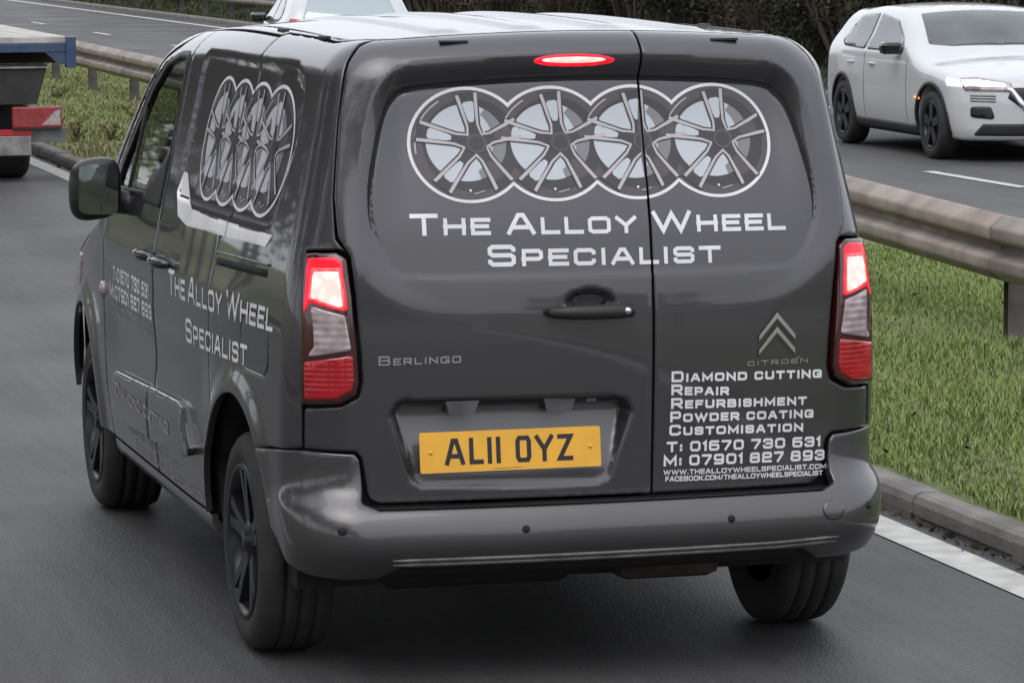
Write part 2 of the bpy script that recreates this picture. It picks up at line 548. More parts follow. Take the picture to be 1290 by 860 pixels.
def panel(name, loop, mapf, m, parent=None, holes=(), h=.015, hf=None, gap=.0025, depth=.02, raised=0., edge=.0015, feats=(), flip=False):
    """a sheet panel: outline in surface coordinates, meshed, mapped to the body, edges rolled inwards"""
    loop = np.asarray(loop, float)
    if area(loop) < 0: loop = loop[::-1]
    outer = densify(offset(loop, gap) if gap else loop, h * 1.2)
    hl = []
    for q in holes:
        q = np.asarray(q, float)
        if area(q) < 0: q = q[::-1]
        hl.append(densify(offset(q, -gap), h * 1.2))
    rim = [densify(offset(outer, .005), h * 1.2)] if edge else []
    P, T = cdt([outer] + hl + rim + [np.asarray(f) for f in feats], h)
    c = P[T].mean(1)
    k = inside(c, outer)
    for q in hl: k &= ~inside(c, q)
    T = T[k]
    a = P[T]
    ar = (a[:, 1, 0] - a[:, 0, 0]) * (a[:, 2, 1] - a[:, 0, 1]) - (a[:, 2, 0] - a[:, 0, 0]) * (a[:, 1, 1] - a[:, 0, 1])
    T = T[np.abs(ar) > 1e-10]
    used = np.unique(T); re = np.full(len(P), -1); re[used] = np.arange(len(used))
    P, T = P[used], re[T]
    V, N = mapf(P)
    hh = np.full(len(P), raised)
    if hf is not None: hh = hh + hf(V)
    V0 = V + N * hh[:, None]
    V2, F, b = flange(V0, N, T, depth)
    if edge:
        bi = np.array(sorted(b)); V2[bi] -= N[bi] * edge
    me = mesh(name, V2, F)
    # outward facing normals
    p = me.polygons[0]
    nt = len(T)
    fn = np.zeros(len(me.polygons) * 3); me.polygons.foreach_get('normal', fn); fn = fn.reshape(-1, 3)
    if np.mean((fn[:nt] * N[T[:, 0]]).sum(1)) < 0: me.flip_normals()
    sm = np.zeros(len(me.polygons), bool); sm[:nt] = True
    me.polygons.foreach_set('use_smooth', sm)
    return link(name, me, m, parent)
def letters(text, mapf, parts, m, lift, *a, **k):
    """each letter of a big line is a part of its own"""
    groups = {}
    text_polys(text, *a, _by=groups, **k)
    for g in groups.values(): decal('letter', [(m, g, lift)], mapf, parts)
def decal(name, layers, mapf, parts, h=None, kind=None):
    """flat print: layers = [(material, [polygons], lift)], mapf(P, lift) -> points; parts = [(lo, hi, parent)] along u"""
    for lo, hi, par in parts:
        Vs, Fs, mi, ms, n = [], [], [], [], 0
        for m, polys, lift in layers:
            polys = [np.asarray(p, float) for p in polys]
            A = np.concatenate(polys)
            if A[:, 0].max() < lo or A[:, 0].min() > hi: continue
            zz = (A[:, 1].min() - .01, A[:, 1].max() + .01)
            cuts = [[(q, zz[0]), (q, zz[1])] for q in (lo, hi) if A[:, 0].min() < q < A[:, 0].max()]
            P, T = cdt(polys, h, polylines=cuts)
            c = P[T].mean(1)
            k = np.zeros(len(T), bool)
            for p in polys: k |= inside(c, p)
            k &= (c[:, 0] > lo) & (c[:, 0] < hi)
            T = T[k]
            if not len(T): continue
            V = mapf(P, lift)
            if m not in ms: ms.append(m)
            Vs.append(V); Fs.append(T + n); mi += [ms.index(m)] * len(T); n += len(V)
        if not Fs: continue
        me = mesh(name, np.concatenate(Vs), np.concatenate(Fs), False, mi)
        o = link(name, me, ms, par)
        if kind: o['kind'] = kind

# ------------------------------------------------------------------ squared capitals (stroke letters)
GL = {
 'A': (1.05, [[(0, 0), (.40, 1), (.60, 1), (1, 0)], [(.16, .30), (.84, .30)]]),
 'B': (1.0, [[(0, 0), (0, 1), (.85, 1), (.95, .9), (.95, .62), (.85, .53), (0, .53)], [(0, 0), (.9, 0), (1, .1), (1, .43), (.85, .53)]]),
 'C': (1.0, [[(1, .80), (1, .86), (.86, 1), (.14, 1), (0, .86), (0, .14), (.14, 0), (.86, 0), (1, .14), (1, .20)]]),
 'D': (1.05, [[(0, 0), (0, 1), (.84, 1), (1, .84), (1, .16), (.84, 0), (0, 0)]]),
 'E': (.9, [[(1, 1), (0, 1), (0, 0), (1, 0)], [(0, .52), (.9, .52)]]),
 'F': (.88, [[(1, 1), (0, 1), (0, 0)], [(0, .5), (.86, .5)]]),
 'G': (1.05, [[(1, .82), (1, .86), (.86, 1), (.14, 1), (0, .86), (0, .14), (.14, 0), (1, 0), (1, .44), (.62, .44)]]),
 'H': (1.02, [[(0, 0), (0, 1)], [(1, 0), (1, 1)], [(0, .52), (1, .52)]]),
 'I': (.0, [[(.5, 0), (.5, 1)]]),
 'K': (1.0, [[(0, 0), (0, 1)], [(1, 1), (.3, .52), (1, 0)], [(0, .52), (.3, .52)]]),
 'L': (.88, [[(0, 1), (0, 0), (1, 0)]]),
 'M': (1.2, [[(0, 0), (0, 1), (.5, .2), (1, 1), (1, 0)]]),
 'N': (1.05, [[(0, 0), (0, 1), (1, 0), (1, 1)]]),
 'O': (1.08, [[(.14, 0), (.86, 0), (1, .14), (1, .86), (.86, 1), (.14, 1), (0, .86), (0, .14), (.14, 0)]]),
 'P': (.95, [[(0, 0), (0, 1), (.87, 1), (1, .87), (1, .52), (.87, .4), (0, .4)]]),
 'R': (1.0, [[(0, 0), (0, 1), (.87, 1), (1, .87), (1, .54), (.87, .42), (0, .42)], [(.5, .42), (1, 0)]]),
 'S': (.98, [[(1, .84), (1, .88), (.88, 1), (.12, 1), (0, .88), (0, .64), (.12, .52), (.88, .52), (1, .40), (1, .12), (.88, 0), (.12, 0), (0, .12), (0, .16)]]),
 'T': (.98, [[(0, 1), (1, 1)], [(.5, 1), (.5, 0)]]),
 'U': (1.02, [[(0, 1), (0, .14), (.14, 0), (.86, 0), (1, .14), (1, 1)]]),
 'W': (1.5, [[(0, 1), (.25, 0), (.5, .95), (.75, 0), (1, 1)]]),
 'Y': (1.0, [[(0, 1), (.5, .45), (1, 1)], [(.5, .45), (.5, 0)]]),
 'Z': (.85, [[(0, 1), (1, 1), (0, 0), (1, 0)]]),
 '0': (.95, [[(.16, 0), (.84, 0), (1, .16), (1, .84), (.84, 1), (.16, 1), (0, .84), (0, .16), (.16, 0)]]),
 '1': (.35, [[(0, .82), (1, 1), (1, 0)]]),
 '2': (.92, [[(0, .76), (0, .88), (.12, 1), (.88, 1), (1, .88), (1, .58), (.88, .5), (.12, .5), (0, .4), (0, 0), (1, 0)]]),
 '3': (.92, [[(0, .8), (0, .88), (.12, 1), (.88, 1), (1, .88), (1, .62), (.9, .52), (1, .42), (1, .12), (.88, 0), (.12, 0), (0, .12), (0, .2)], [(.35, .52), (.9, .52)]]),
 '6': (.95, [[(.95, 1), (.12, 1), (0, .88), (0, .12), (.12, 0), (.88, 0), (1, .12), (1, .46), (.88, .58), (0, .58)]]),
 '7': (.9, [[(0, 1), (1, 1), (1, .85), (.4, 0)]]),
 '8': (.95, [[(.12, .52), (.04, .62), (.04, .9), (.14, 1), (.86, 1), (.96, .9), (.96, .62), (.88, .52), (.12, .52), (0, .42), (0, .1), (.12, 0), (.88, 0), (1, .1), (1, .42), (.88, .52)]]),
 '9': (.95, [[(.05, 0), (.88, 0), (1, .12), (1, .88), (.88, 1), (.12, 1), (0, .88), (0, .54), (.12, .42), (1, .42)]]),
 ':': (.0, [[(.5, .08), (.5, .16)], [(.5, .56), (.5, .64)]]),
 '.': (.0, [[(.5, 0), (.5, .06)]]),
 '/': (.6, [[(0, 0), (1, 1)]]),
}
def stroke_polys(pl, t):
    """quads with mitred joints along a polyline of width t"""
    P = np.array(pl, float)
    closed = np.allclose(P[0], P[-1])
    n = len(P)
    d = np.diff(P, axis=0); L = np.linalg.norm(d, axis=1, keepdims=True); d = d / np.maximum(L, 1e-9)
    nn = np.stack([-d[:, 1], d[:, 0]], 1)
    off = np.zeros_like(P)
    for i in range(n):
        a = nn[i - 1] if i > 0 else (nn[-1] if closed else nn[0])
        b = nn[i] if i < n - 1 else (nn[0] if closed else nn[-1])
        m = a + b; m = m / max(np.linalg.norm(m), 1e-6)
        off[i] = m / max(m @ b, .45)
    l, r = P + off * t / 2, P - off * t / 2
    return [np.array([l[i], l[i + 1], r[i + 1], r[i]]) for i in range(n - 1)]
def text_polys(text, x0, x1, zl, zr, H, t=.19, small=.8, gapw=.26, narrow=1., space=.55, _by=None):
    """lay out a line in small capitals between x0 and x1; baseline zl at the left end, zr at the right"""
    items, x = [], 0.
    for ch in text:
        if ch == ' ': x += space; continue
        hh = 1. if (ch.isupper() or not ch.isalpha()) else small
        w, st = GL[ch.upper()]
        W = w * hh * narrow
        tt = t * (.92 if hh < 1 else 1)
        full = max(W, tt)
        items.append((x, full, hh, st, tt)); x += full + gapw * (hh ** .5)
    tot = x - gapw * .9
    sx = (x1 - x0) / tot
    out = []
    for n_, (xx, full, hh, st, tt) in enumerate(items):
        for pl in st:
            q = [(xx + tt / 2 * .8 + u * max(full - tt * .8, 0) if full > tt else xx + tt / 2, tt / 2 + v * (hh - tt)) for u, v in pl]
            # end caps: run open strokes out to the box
            if not np.allclose(q[0], q[-1]):
                for e, f in ((0, 1), (-1, -2)):
                    a, b = np.array(q[e]), np.array(q[f])
                    q[e] = tuple(a + (a - b) / max(np.linalg.norm(a - b), 1e-6) * tt * .48)
            # strokes are laid out in a space where x is already stretched so that widths stay even
            qs = [(u * sx, v * H) for u, v in q]
            for poly in stroke_polys(qs, tt * min(H, sx * 1.25)):
                X = poly[:, 0]
                z = poly[:, 1] + zl + (zr - zl) * X / (x1 - x0)
                out.append(np.stack([X + x0, z], 1))
                if _by is not None: _by.setdefault(n_, []).append(out[-1])
    return out

# ------------------------------------------------------------------ closed skins from a distance function
def surface_net(Fn, lo, hi, st):
    lo, hi = np.array(lo, float), np.array(hi, float)
    n = np.ceil((hi - lo) / st).astype(int) + 1
    ax = [lo[i] + st * np.arange(n[i]) for i in range(3)]
    G = np.stack(np.meshgrid(*ax, indexing='ij'), -1)
    f = Fn(G.reshape(-1, 3)).reshape(n)
    s = f < 0
    cs = np.zeros(tuple(n - 1), int)
    for d in np.ndindex(2, 2, 2):
        cs += s[d[0]:n[0] - 1 + d[0], d[1]:n[1] - 1 + d[1], d[2]:n[2] - 1 + d[2]]
    act = (cs > 0) & (cs < 8)
    idx = np.full(act.shape, -1); idx[act] = np.arange(act.sum())
    V = lo + (np.argwhere(act) + .5) * st
    for _ in range(6):
        g = np.stack([Fn(V + np.eye(3)[i] * 2e-3) - Fn(V - np.eye(3)[i] * 2e-3) for i in range(3)], -1) / 4e-3
        step = Fn(V)[:, None] * g / np.maximum((g * g).sum(1, keepdims=True), .05)
        V = V - np.clip(step, -st, st) * .9
    Q = []
    for a in range(3):
        b, c = [(1, 2), (0, 2), (0, 1)][a]
        sl0 = [slice(None)] * 3; sl1 = [slice(None)] * 3
        sl0[a] = slice(0, -1); sl1[a] = slice(1, None)
        cr = s[tuple(sl0)] != s[tuple(sl1)]
        e = np.argwhere(cr)
        e = e[(e[:, b] > 0) & (e[:, c] > 0) & (e[:, b] < n[b] - 1) & (e[:, c] < n[c] - 1)]
        def at(db, dc):
            q = e.copy(); q[:, b] -= db; q[:, c] -= dc
            return idx[q[:, 0], q[:, 1], q[:, 2]]
        q = np.stack([at(1, 1), at(0, 1), at(0, 0), at(1, 0)], 1)
        fl = s[tuple(e.T)] ^ (a == 1)
        q[~fl] = q[~fl][:, ::-1]
        Q.append(q)
    Q = np.concatenate(Q)
    return V, Q[(Q >= 0).all(1)]
def spl(xs, ys):
    xs=np.array(xs,float); ys=np.array(ys,float); n=len(xs); h=np.diff(xs)
    A=np.eye(n); r=np.zeros(n)
    for i in range(1,n-1):
        A[i,i-1]=h[i-1]; A[i,i]=2*(h[i-1]+h[i]); A[i,i+1]=h[i]
        r[i]=6*((ys[i+1]-ys[i])/h[i]-(ys[i]-ys[i-1])/h[i-1])
    m=np.linalg.solve(A,r)
    def f(x):
        x=np.clip(np.asarray(x,float),xs[0],xs[-1]); i=np.clip(np.searchsorted(xs,x)-1,0,n-2)
        a=xs[i+1]-x; b=x-xs[i]; hh=h[i]
        return (m[i]*a**3+m[i+1]*b**3)/(6*hh)+(ys[i]/hh-m[i]*hh/6)*a+(ys[i+1]/hh-m[i+1]*hh/6)*b
    return f
def rmax(a,b,k):
    aa=np.maximum(a+k,0); bb=np.maximum(b+k,0)
    return np.where((aa>0)&(bb>0), np.sqrt(aa*aa+bb*bb)-k, np.maximum(a,b))
# ---- van body implicit: x right, y forward (rear at 0), z up
VW=spl([.15,.35,.5,.75,.95,1.1,1.33,1.56,1.75,1.95],[.895,.915,.928,.932,.926,.912,.866,.815,.775,.73])
VR=spl([.2,.45,.6,.85,1.0,1.1,1.25,1.5,1.7,1.9],[.085,.06,.05,.036,.034,.040,.060,.095,.13,.175])
VP=spl([-1,0,.5,1.2,1.8,2.3,2.6,2.85,3.1,3.35,3.5,3.7,4.0,4.25,4.5],[1.76,1.80,1.815,1.825,1.82,1.795,1.75,1.62,1.42,1.215,1.13,1.075,1.01,.93,.80])
def van_F(p, inset=0.0):
    x,y,z=p[...,0],p[...,1],p[...,2]; ax=np.abs(x)
    w=VW(z)-.08*(np.maximum(1.6-y,0)/1.6)**2-.10*(np.maximum(y-2.9,0)/1.5)**2.4
    a=(ax-w)*.97
    b=VR(z)+.045*(x/.75)**2-y
    f=y-(4.40-.42*(ax/.9)**2.6-.25*np.maximum(z-.75,0)-.3*np.maximum(.35-z,0))
    e=.02; sl=(VP(y+e)-VP(y-e))/(2*e)
    c=(z-(VP(y)-.035*(x/.7)**2))/np.sqrt(1+sl*sl)
    g=rmax(rmax(a,b,.15),f,.12)
    g=rmax(g,c,.10)
    return rmax(g,.27-z,.05)+inset
SX,SY,SZ,SR,SV=.5,.5,1.45,.45,.30
def van_ray(s,v):
    s=np.asarray(s,float); v=np.asarray(v,float); sg=np.where(s<0,-1.,1.); t=np.abs(s)
    th=np.clip((t-SX)/SR,0,math.pi/2)
    ox=np.minimum(t,SX); oy=SY+np.maximum(t-SX-SR*math.pi/2,0)
    ph=np.maximum(v-SZ,0)/SV; oz=np.minimum(v,SZ)
    O=np.stack([sg*ox,oy,oz],-1)
    D=np.stack([sg*np.sin(th)*np.cos(ph),-np.cos(th)*np.cos(ph),np.sin(ph)],-1)
    return O,D
def solve_ray(F,O,D,t0=0.,t1=1.6):
    lo=np.full(O.shape[0],t0); hi=np.full(O.shape[0],t1)
    for _ in range(36):
        m=(lo+hi)/2; ins=F(O+D*m[:,None])<0
        lo=np.where(ins,m,lo); hi=np.where(ins,hi,m)
    return O+D*((lo+hi)/2)[:,None]
def grad(F,P,e=2e-3):
    g=np.stack([F(P+np.eye(3)[i]*e)-F(P-np.eye(3)[i]*e) for i in range(3)],-1)
    return g/np.maximum(np.linalg.norm(g,axis=1,keepdims=True),1e-9)
# ------------------------------------------------------------------ ground, roads, verges
def sheet(name, x0, x1, y0, y1, z, m, nx=1, ny=1, zf=None, kind='structure', parent=None):
    xs, ys = np.linspace(x0, x1, nx + 1), np.linspace(y0, y1, ny + 1)
    V = [(x, y, zf(x, y) if zf else z) for y in ys for x in xs]
    F = np.array([(j * (nx + 1) + i, j * (nx + 1) + i + 1, (j + 1) * (nx + 1) + i + 1, (j + 1) * (nx + 1) + i) for j in range(ny) for i in range(nx)])
    o = link(name, mesh(name, V, F, True), m, parent)
    if kind: tag(o, kind=kind)
    return o
def rough(x, y):
    return .5 * math.sin(1.7 * x + .9 * y) + .3 * math.sin(3.1 * x - 2.3 * y + 1) + .2 * math.sin(6.7 * x + 5.1 * y + 2)
def verge_z(x, y):
    t = (x - 1.95) / 3.4
    return .092 + .05 * math.sin(math.pi * min(max(t, 0), 1)) + .012 * rough(x, y) * min(1, max(0, (x - 1.97) * 4))
def bank_z(x, y):
    t = max(0., x - 13.0)
    return .05 + min(t * .16, 2.0) + .03 * rough(x * .6, y * .6)
sheet('ground', -600, 600, -600, 900, -.06, 'bank_soil')
sheet('road', -6.6, 1.86, -140, 420, 0, 'asphalt')
sheet('far_road', 5.55, 12.75, -140, 420, 0, 'asphalt')
sheet('central_verge', 1.93, 5.48, -20, 90, 0, 'verge_soil', 36, 500, verge_z)
sheet('central_verge', 1.93, 5.48, 90, 420, 0, 'verge_soil', 4, 60, verge_z)
sheet('central_verge', 1.93, 5.48, -140, -20, 0, 'verge_soil', 4, 30, verge_z)
sheet('far_bank', 12.9, 40, -80, 240, 0, 'bank_soil', 40, 160, bank_z)
sheet('near_verge', -40, -6.75, -140, 300, .08, 'verge_soil', 10, 60, lambda x, y: .09 + .05 * rough(x * .5, y * .5) + max(0, -x - 9) * .06)

# kerbs: single stones
def kerb(name, x, face, y0, y1, parentlabel):
    L = .915
    k = sheet(name + '_bed', min(x, x + face * .12), max(x, x + face * .12), -140, 420, .02, 'asphalt')
    prof = [(0, -.05), (.004, .062), (.016, .086), (.04, .096), (.125, .096), (.125, -.05)]
    n = len(prof)
    V = [(face * px, e * (L - .008), pz) for e in (0, 1) for px, pz in prof]
    F = [tuple(range(n)), tuple(range(2 * n - 1, n - 1, -1))] + [(i, n + i, n + (i + 1) % n, (i + 1) % n) for i in range(n)]
    me = mesh('kerbstone', V, F); me.materials.append(MATS['kerb_stone'])
    i = 0
    y = y0
    while y < y1:
        o = bpy.data.objects.new('kerbstone', me)
        COL.objects.link(o)
        o.parent = k
        o.location = (x + .004 * math.sin(i * 2.3), y, .004 * math.sin(i * 1.7))
        o.rotation_euler = (0, 0, .003 * math.sin(i * 3.1))
        y += L; i += 1
    m = MB()
    for a, b in ((-140, y0), (y, 420)):
        m.prism([(face * p, q) for p, q in prof], lambda u, v, d: (x + u, d, v), a, b)
    tag(m.build('kerb_run', 'kerb_stone', k), kind='stuff')
    return k
kerb('kerb', 1.855, 1, -4, 62, '')
kerb('far_kerb', 5.545, -1, 20, 62, '')
kerb('outer_kerb', 12.76, 1, 30, 60, '')

# painted lines
def line(name, x0, x1, segs):
    m = MB()
    for a, b in segs:
        k = max(1, int((b - a) / 4))
        for i in range(k):
            p, q = a + (b - a) * i / k, a + (b - a) * (i + 1) / k
            m.add([(x0, p, .004), (x1, p, .004), (x1, q, .004), (x0, q, .004)], [(0, 1, 2, 3)])
    return m
roadmark = line('edge_line', 1.615, 1.775, [(-140, 420)]).build('edge_line', 'line_white')
tag(roadmark, kind='structure')
tag(line('', -6.35, -6.2, [(-140, 420)]).build('edge_line', 'line_white'), kind='structure')
tag(line('', 5.80, 5.94, [(-140, 420)]).build('edge_line', 'line_white'), kind='structure')
tag(line('', 11.95, 12.12, [(-140, 420)]).build('edge_line', 'line_white'), kind='structure')
lane = empty('lane_marking'); tag(lane, kind='structure')
for y in np.arange(-26, 130, 9.0):
    line('', -1.93, -1.83, [(y, y + 2)]).build('dash', 'line_white', lane)
lane2 = empty('far_lane_marking'); tag(lane2, kind='structure')
for y in np.arange(-.8, 130, 9.3):
    line('', 8.84, 8.95, [(y, y + 2.1)]).build('dash', 'line_white', lane2)

# ------------------------------------------------------------------ crash barriers
def beam_mesh(L):
    """W-section steel beam along +y, face towards -x"""
    prof = [(.0, -.155), (-.010, -.155), (-.022, -.150), (-.070, -.112), (-.080, -.102), (-.083, -.092), (-.083, -.056), (-.080, -.046), (-.070, -.038), (-.016, -.016), (-.010, -.008), (-.010, .008), (-.016, .016), (-.070, .038), (-.080, .046), (-.083, .056), (-.083, .092), (-.080, .102), (-.070, .112), (-.022, .150), (-.010, .155), (.0, .155)]
    t = [(x + .006, z * .985) for x, z in reversed(prof)]
    P = prof + t
    n = len(P)
    V = [(x, y, z) for y in (0, L) for x, z in P]
    F = np.array([(i, (i + 1) % n, n + (i + 1) % n, n + i) for i in range(n)])
    caps = [(i, n - 1 - i, n - 2 - i, i + 1) for i in range(len(prof) - 1)]
    F = [tuple(f) for f in F] + caps + [tuple(n + k for k in reversed(c)) for c in caps]
    me = mesh('beam', V, F, True)
    me.materials.append(MATS['galvanised'])
    return me
BEAM = beam_mesh(3.24)
mp = MB()
for a, b in (((-.05, -.03, -1.0), (.05, -.026, .12)), ((-.05, .026, -1.0), (.05, .03, .12)), ((-.004, -.026, -1.0), (.004, .026, .12))): mp.box(a, b)
_p = mp.build('post', 'post_steel'); POST = _p.data; bpy.data.objects.remove(_p)
mb = MB().lathe([(.0001, -.012), (.012, -.010), (.016, -.002), (.018, .002)], (0, 0, 0), 10)
_p = mb.build('bolt', 'post_steel'); BOLT = _p.data; bpy.data.objects.remove(_p)
def barrier(name, xf, zf, y0, n, face, label, dx=.06):
    root = empty(name, (xf(y0), y0, 0))
    tag(root, label, 'crash barrier', 'crash barriers along the road')
    def put(nm, me, p, rot=(0, 0, 0)):
        o = bpy.data.objects.new(nm, me); COL.objects.link(o); o.parent = root
        o.location = (p[0] - root.location.x, p[1] - root.location.y, p[2]); o.rotation_euler = rot
        return o
    for i in range(n):
        y = y0 + 3.2 * i
        xa, xb, za, zb = xf(y), xf(y + 3.2), zf(y), zf(y + 3.2)
        rz = -math.atan2(xb - xa, 3.2)
        o = put('beam', BEAM, (xa - face * .004 * (i % 2), y - .02, za), (math.atan2(zb - za, 3.2), 0, rz + (math.pi if face < 0 else 0)))
        if face < 0: o.location = (xb - root.location.x, y + 3.22 - root.location.y, zb); o.rotation_euler[0] *= -1
        put('post', POST, (xa + face * dx, y, za - .02))
        if y < 45:
            for dy in (0, .10, -.10):
                put('bolt', BOLT, (xa - face * .004, y + dy * .7, za + (0 if dy == 0 else .07)), (0, 0, 0 if face > 0 else math.pi))
    return root
bx = spl([-40, 2, 5.4, 8.3, 14, 27, 34, 60, 160], [3.9, 3.84, 3.80, 3.98, 3.98, 3.90, 3.94, 3.98, 4.0])
bz = spl([-40, 2, 5.4, 8.3, 14, 27, 34, 60, 160], [.58, .585, .585, .625, .60, .565, .58, .58, .58])
barrier('crash_barrier', lambda y: float(bx(y)), lambda y: float(bz(y)), 6.27 - 3.2 * 5, 36, 1, 'weathered steel crash barrier nearest the van, along the middle of the grass verge')
barrier('crash_barrier', lambda y: 12.98, lambda y: .62, 60, 22, 1, 'distant crash barrier on the far edge of the opposite carriageway')

# ------------------------------------------------------------------ grass
def blades(name, n, xr, yr, zf, hmin, hmax, w, m, label, cat, clump=.0, mask=None, seed=3):
    g = np.random.default_rng(seed)
    x = g.uniform(*xr, n); y = g.uniform(*yr, n)
    if mask is not None:
        k = mask(x, y, g); x, y = x[k], y[k]
    n = len(x)
    z = np.array([zf(a, b) for a, b in zip(x, y)])
    tuft = .5 + .5 * np.sin(1.9 * x + 1.3 * np.sin(1.1 * y)) * np.sin(2.3 * y + 1.7 * np.sin(.7 * x))
    h = g.uniform(hmin, hmax, n) * (.65 + .7 * tuft)
    a = g.uniform(0, 2 * np.pi, n); le = g.uniform(.2, .9, n) * h; wd = w * g.uniform(.6, 1.4, n)
    b = a + np.pi / 2 + g.normal(0, .4, n)
    base = np.stack([x, y, z - .01], 1)
    sd = np.stack([np.cos(b) * wd, np.sin(b) * wd, 0 * wd], 1)
    mid = base + np.stack([np.cos(a) * le * .35, np.sin(a) * le * .35, h * .65], 1)
    tip = base + np.stack([np.cos(a) * le, np.sin(a) * le, h * .95], 1)
    V = np.stack([base - sd, base + sd, mid + sd * .7, mid - sd * .7, tip], 1).reshape(-1, 3)
    i = np.arange(n)[:, None] * 5
    T = np.concatenate([i + np.array([0, 1, 2]), i + np.array([0, 2, 3]), i + np.array([3, 2, 4])])
    o = link(name, mesh(name, V, T), m)
    tag(o, label, cat, kind='stuff')
    return o
gm = lambda x, y, g: (x > 1.965 + .035 * np.sin(3 * y) + .02 * np.sin(11 * y)) & (x < 5.40) & (g.uniform(0, 1, len(x)) < .45 + .55 * np.clip(1.2 + 1.5 * np.sin(2.1 * x + 1.3 * y) * np.sin(1.7 * y - 1.1 * x), 0, 1))
blades('grass', 260000, (1.98, 5.42), (-2.5, 12), verge_z, .025, .065, .003, 'grass_blade', 'short green grass on the verge beside the van', 'grass', mask=gm, seed=3)
blades('grass', 15000, (1.98, 5.42), (-2.5, 12), verge_z, .025, .075, .0026, 'dry_blade', 'dry straw blades among the grass beside the van', 'grass', mask=gm, seed=4)
blades('grass', 120000, (1.98, 5.42), (17, 46), verge_z, .03, .075, .006, 'grass_blade', 'green grass on the verge beyond the van mirror', 'grass', mask=lambda x, y, g: gm(x, y, g) & (g.uniform(0, 1, len(x)) < np.clip((x - 1.9) * .9, .15, 1)), seed=5)
blades('grass', 45000, (1.98, 5.42), (17, 46), verge_z, .03, .09, .006, 'dry_blade', 'dry grass among the weeds beyond the van mirror', 'grass', mask=gm, seed=6)
blades('grass', 60000, (12.95, 17), (14, 100), bank_z, .05, .14, .01, 'weed_leaf', 'rough grass along the far bank', 'grass', seed=8)

# ------------------------------------------------------------------ plants
def leaf_cloud(g, C, size, aspect=.55):
    """small bent leaves at points C"""
    n = len(C)
    u = g.normal(size=(n, 3)); u /= np.linalg.norm(u, axis=1, keepdims=True)
    w = g.normal(size=(n, 3)); w -= (w * u).sum(1, keepdims=True) * u; w /= np.linalg.norm(w, axis=1, keepdims=True)
    s = size * g.uniform(.6, 1.4, (n, 1))
    nn = np.cross(u, w)
    V = np.stack([C - u * s, C + w * s * aspect + nn * s * .15, C + u * s, C - w * s * aspect + nn * s * .15], 1).reshape(-1, 3)
    F = (np.arange(n)[:, None] * 4 + np.array([0, 1, 2, 3]))
    return V, F
def shrub_parts(seed, height, spread, nstem, nleaf, leaf, droop=.0):
    """stems and leaves of one bush: arching stems with side twigs, leaves gathered along the twigs"""
    g = np.random.default_rng(seed)
    st = MB()
    tips = []
    for i in range(nstem):
        a = g.uniform(0, 2 * np.pi); r = g.uniform(.2, 1) * spread; h = height * g.uniform(.6, 1.05)
        p0 = np.array([math.cos(a), math.sin(a), 0]) * r * .15
        pts = []
        for k in range(5):
            t = k / 4
            pts.append(p0 + np.array([math.cos(a) * r * t ** 1.3, math.sin(a) * r * t ** 1.3, h * (t - droop * t * t)]) + g.normal(0, .04 * height * t, 3))
        st.tube(pts, [.022 * height / 2, .017 * height / 2, .012 * height / 2, .008 * height / 2, .003], 5, False)
        for k in range(9):
            t = g.uniform(.25, 1)
            j = min(int(t * 4), 3); f = t * 4 - j
            b = pts[j] * (1 - f) + pts[j + 1] * f
            d = g.normal(0, 1, 3); d[2] = abs(d[2]) * .8; d /= np.linalg.norm(d)
            L = height * g.uniform(.12, .3)
            e = b + d * L
            st.tube([b, (b + e) / 2 + g.normal(0, .02, 3), e], [.006, .005, .002], 4, False)
            tips.append((b, e))
    tp = np.array(tips)
    k = g.integers(0, len(tp), nleaf)
    t = g.uniform(0.1, 1.1, (nleaf, 1))
    C = tp[k, 0] * (1 - t) + tp[k, 1] * t + g.normal(0, .035 * height, (nleaf, 3))
    C[:, 2] = np.maximum(C[:, 2], .02)
    V, F = leaf_cloud(g, C, leaf)
    return st, V, F
BUSH = []
for i, (h, sp, ns, nl, lf, m) in enumerate(((2.6, 1.7, 16, 7000, .042, 'dark_leaf'), (2.9, 1.8, 20, 3600, .040, 'brown_leaf'), (2.3, 1.6, 16, 8000, .038, 'dark_leaf'), (2.7, 1.7, 22, 2600, .045, 'brown_leaf'))):
    st, V, F = shrub_parts(20 + i, h, sp, ns, nl, lf)
    o = st.build('stems', 'twig')
    l = mesh('foliage', V, F); l.materials.append(MATS[m])
    BUSH.append((o.data, l)); bpy.data.objects.remove(o)
def bush(name, k, x, y, z, sc, rz, label, cat, group):
    r = empty(name, (x, y, z), rz)
    r.scale = (sc, sc, sc)
    tag(r, label, cat, group)
    for nm, me in (('stems', BUSH[k][0]), ('foliage', BUSH[k][1])):
        o = bpy.data.objects.new(nm, me); COL.objects.link(o); o.parent = r
    return r
g = np.random.default_rng(11)
kinds = ['dark green leafy bush in the hedge on the far bank', 'brown half-bare bush in the hedge on the far bank', 'small-leaved dark green bush in the hedge on the far bank', 'bare brown twiggy bush in the hedge on the far bank']
grp = ['dark leafy bushes on the far bank', 'brown bushes on the far bank', 'small-leaved bushes on the far bank', 'bare bushes on the far bank']
y = 13.
i = 0
while y < 96:
    k = (3, 1, 1, 3, 0, 1, 3, 1, 2, 1)[i % 10] if y > 44 else (0, 1, 2, 3, 1)[i % 5]
    for row, xx in enumerate((14.4, 16.2)):
        x = xx + g.uniform(-.5, .5)
        kk = k if row == 0 else (k + 1 + i) % 4
        bush('hedge_bush', kk, x, y + row * .9, bank_z(x, y) - .05, g.uniform(.85, 1.2), g.uniform(0, 6.3), kinds[kk], 'bush', grp[kk])
    y += 2.0 if y < 60 else 2.6
    i += 1
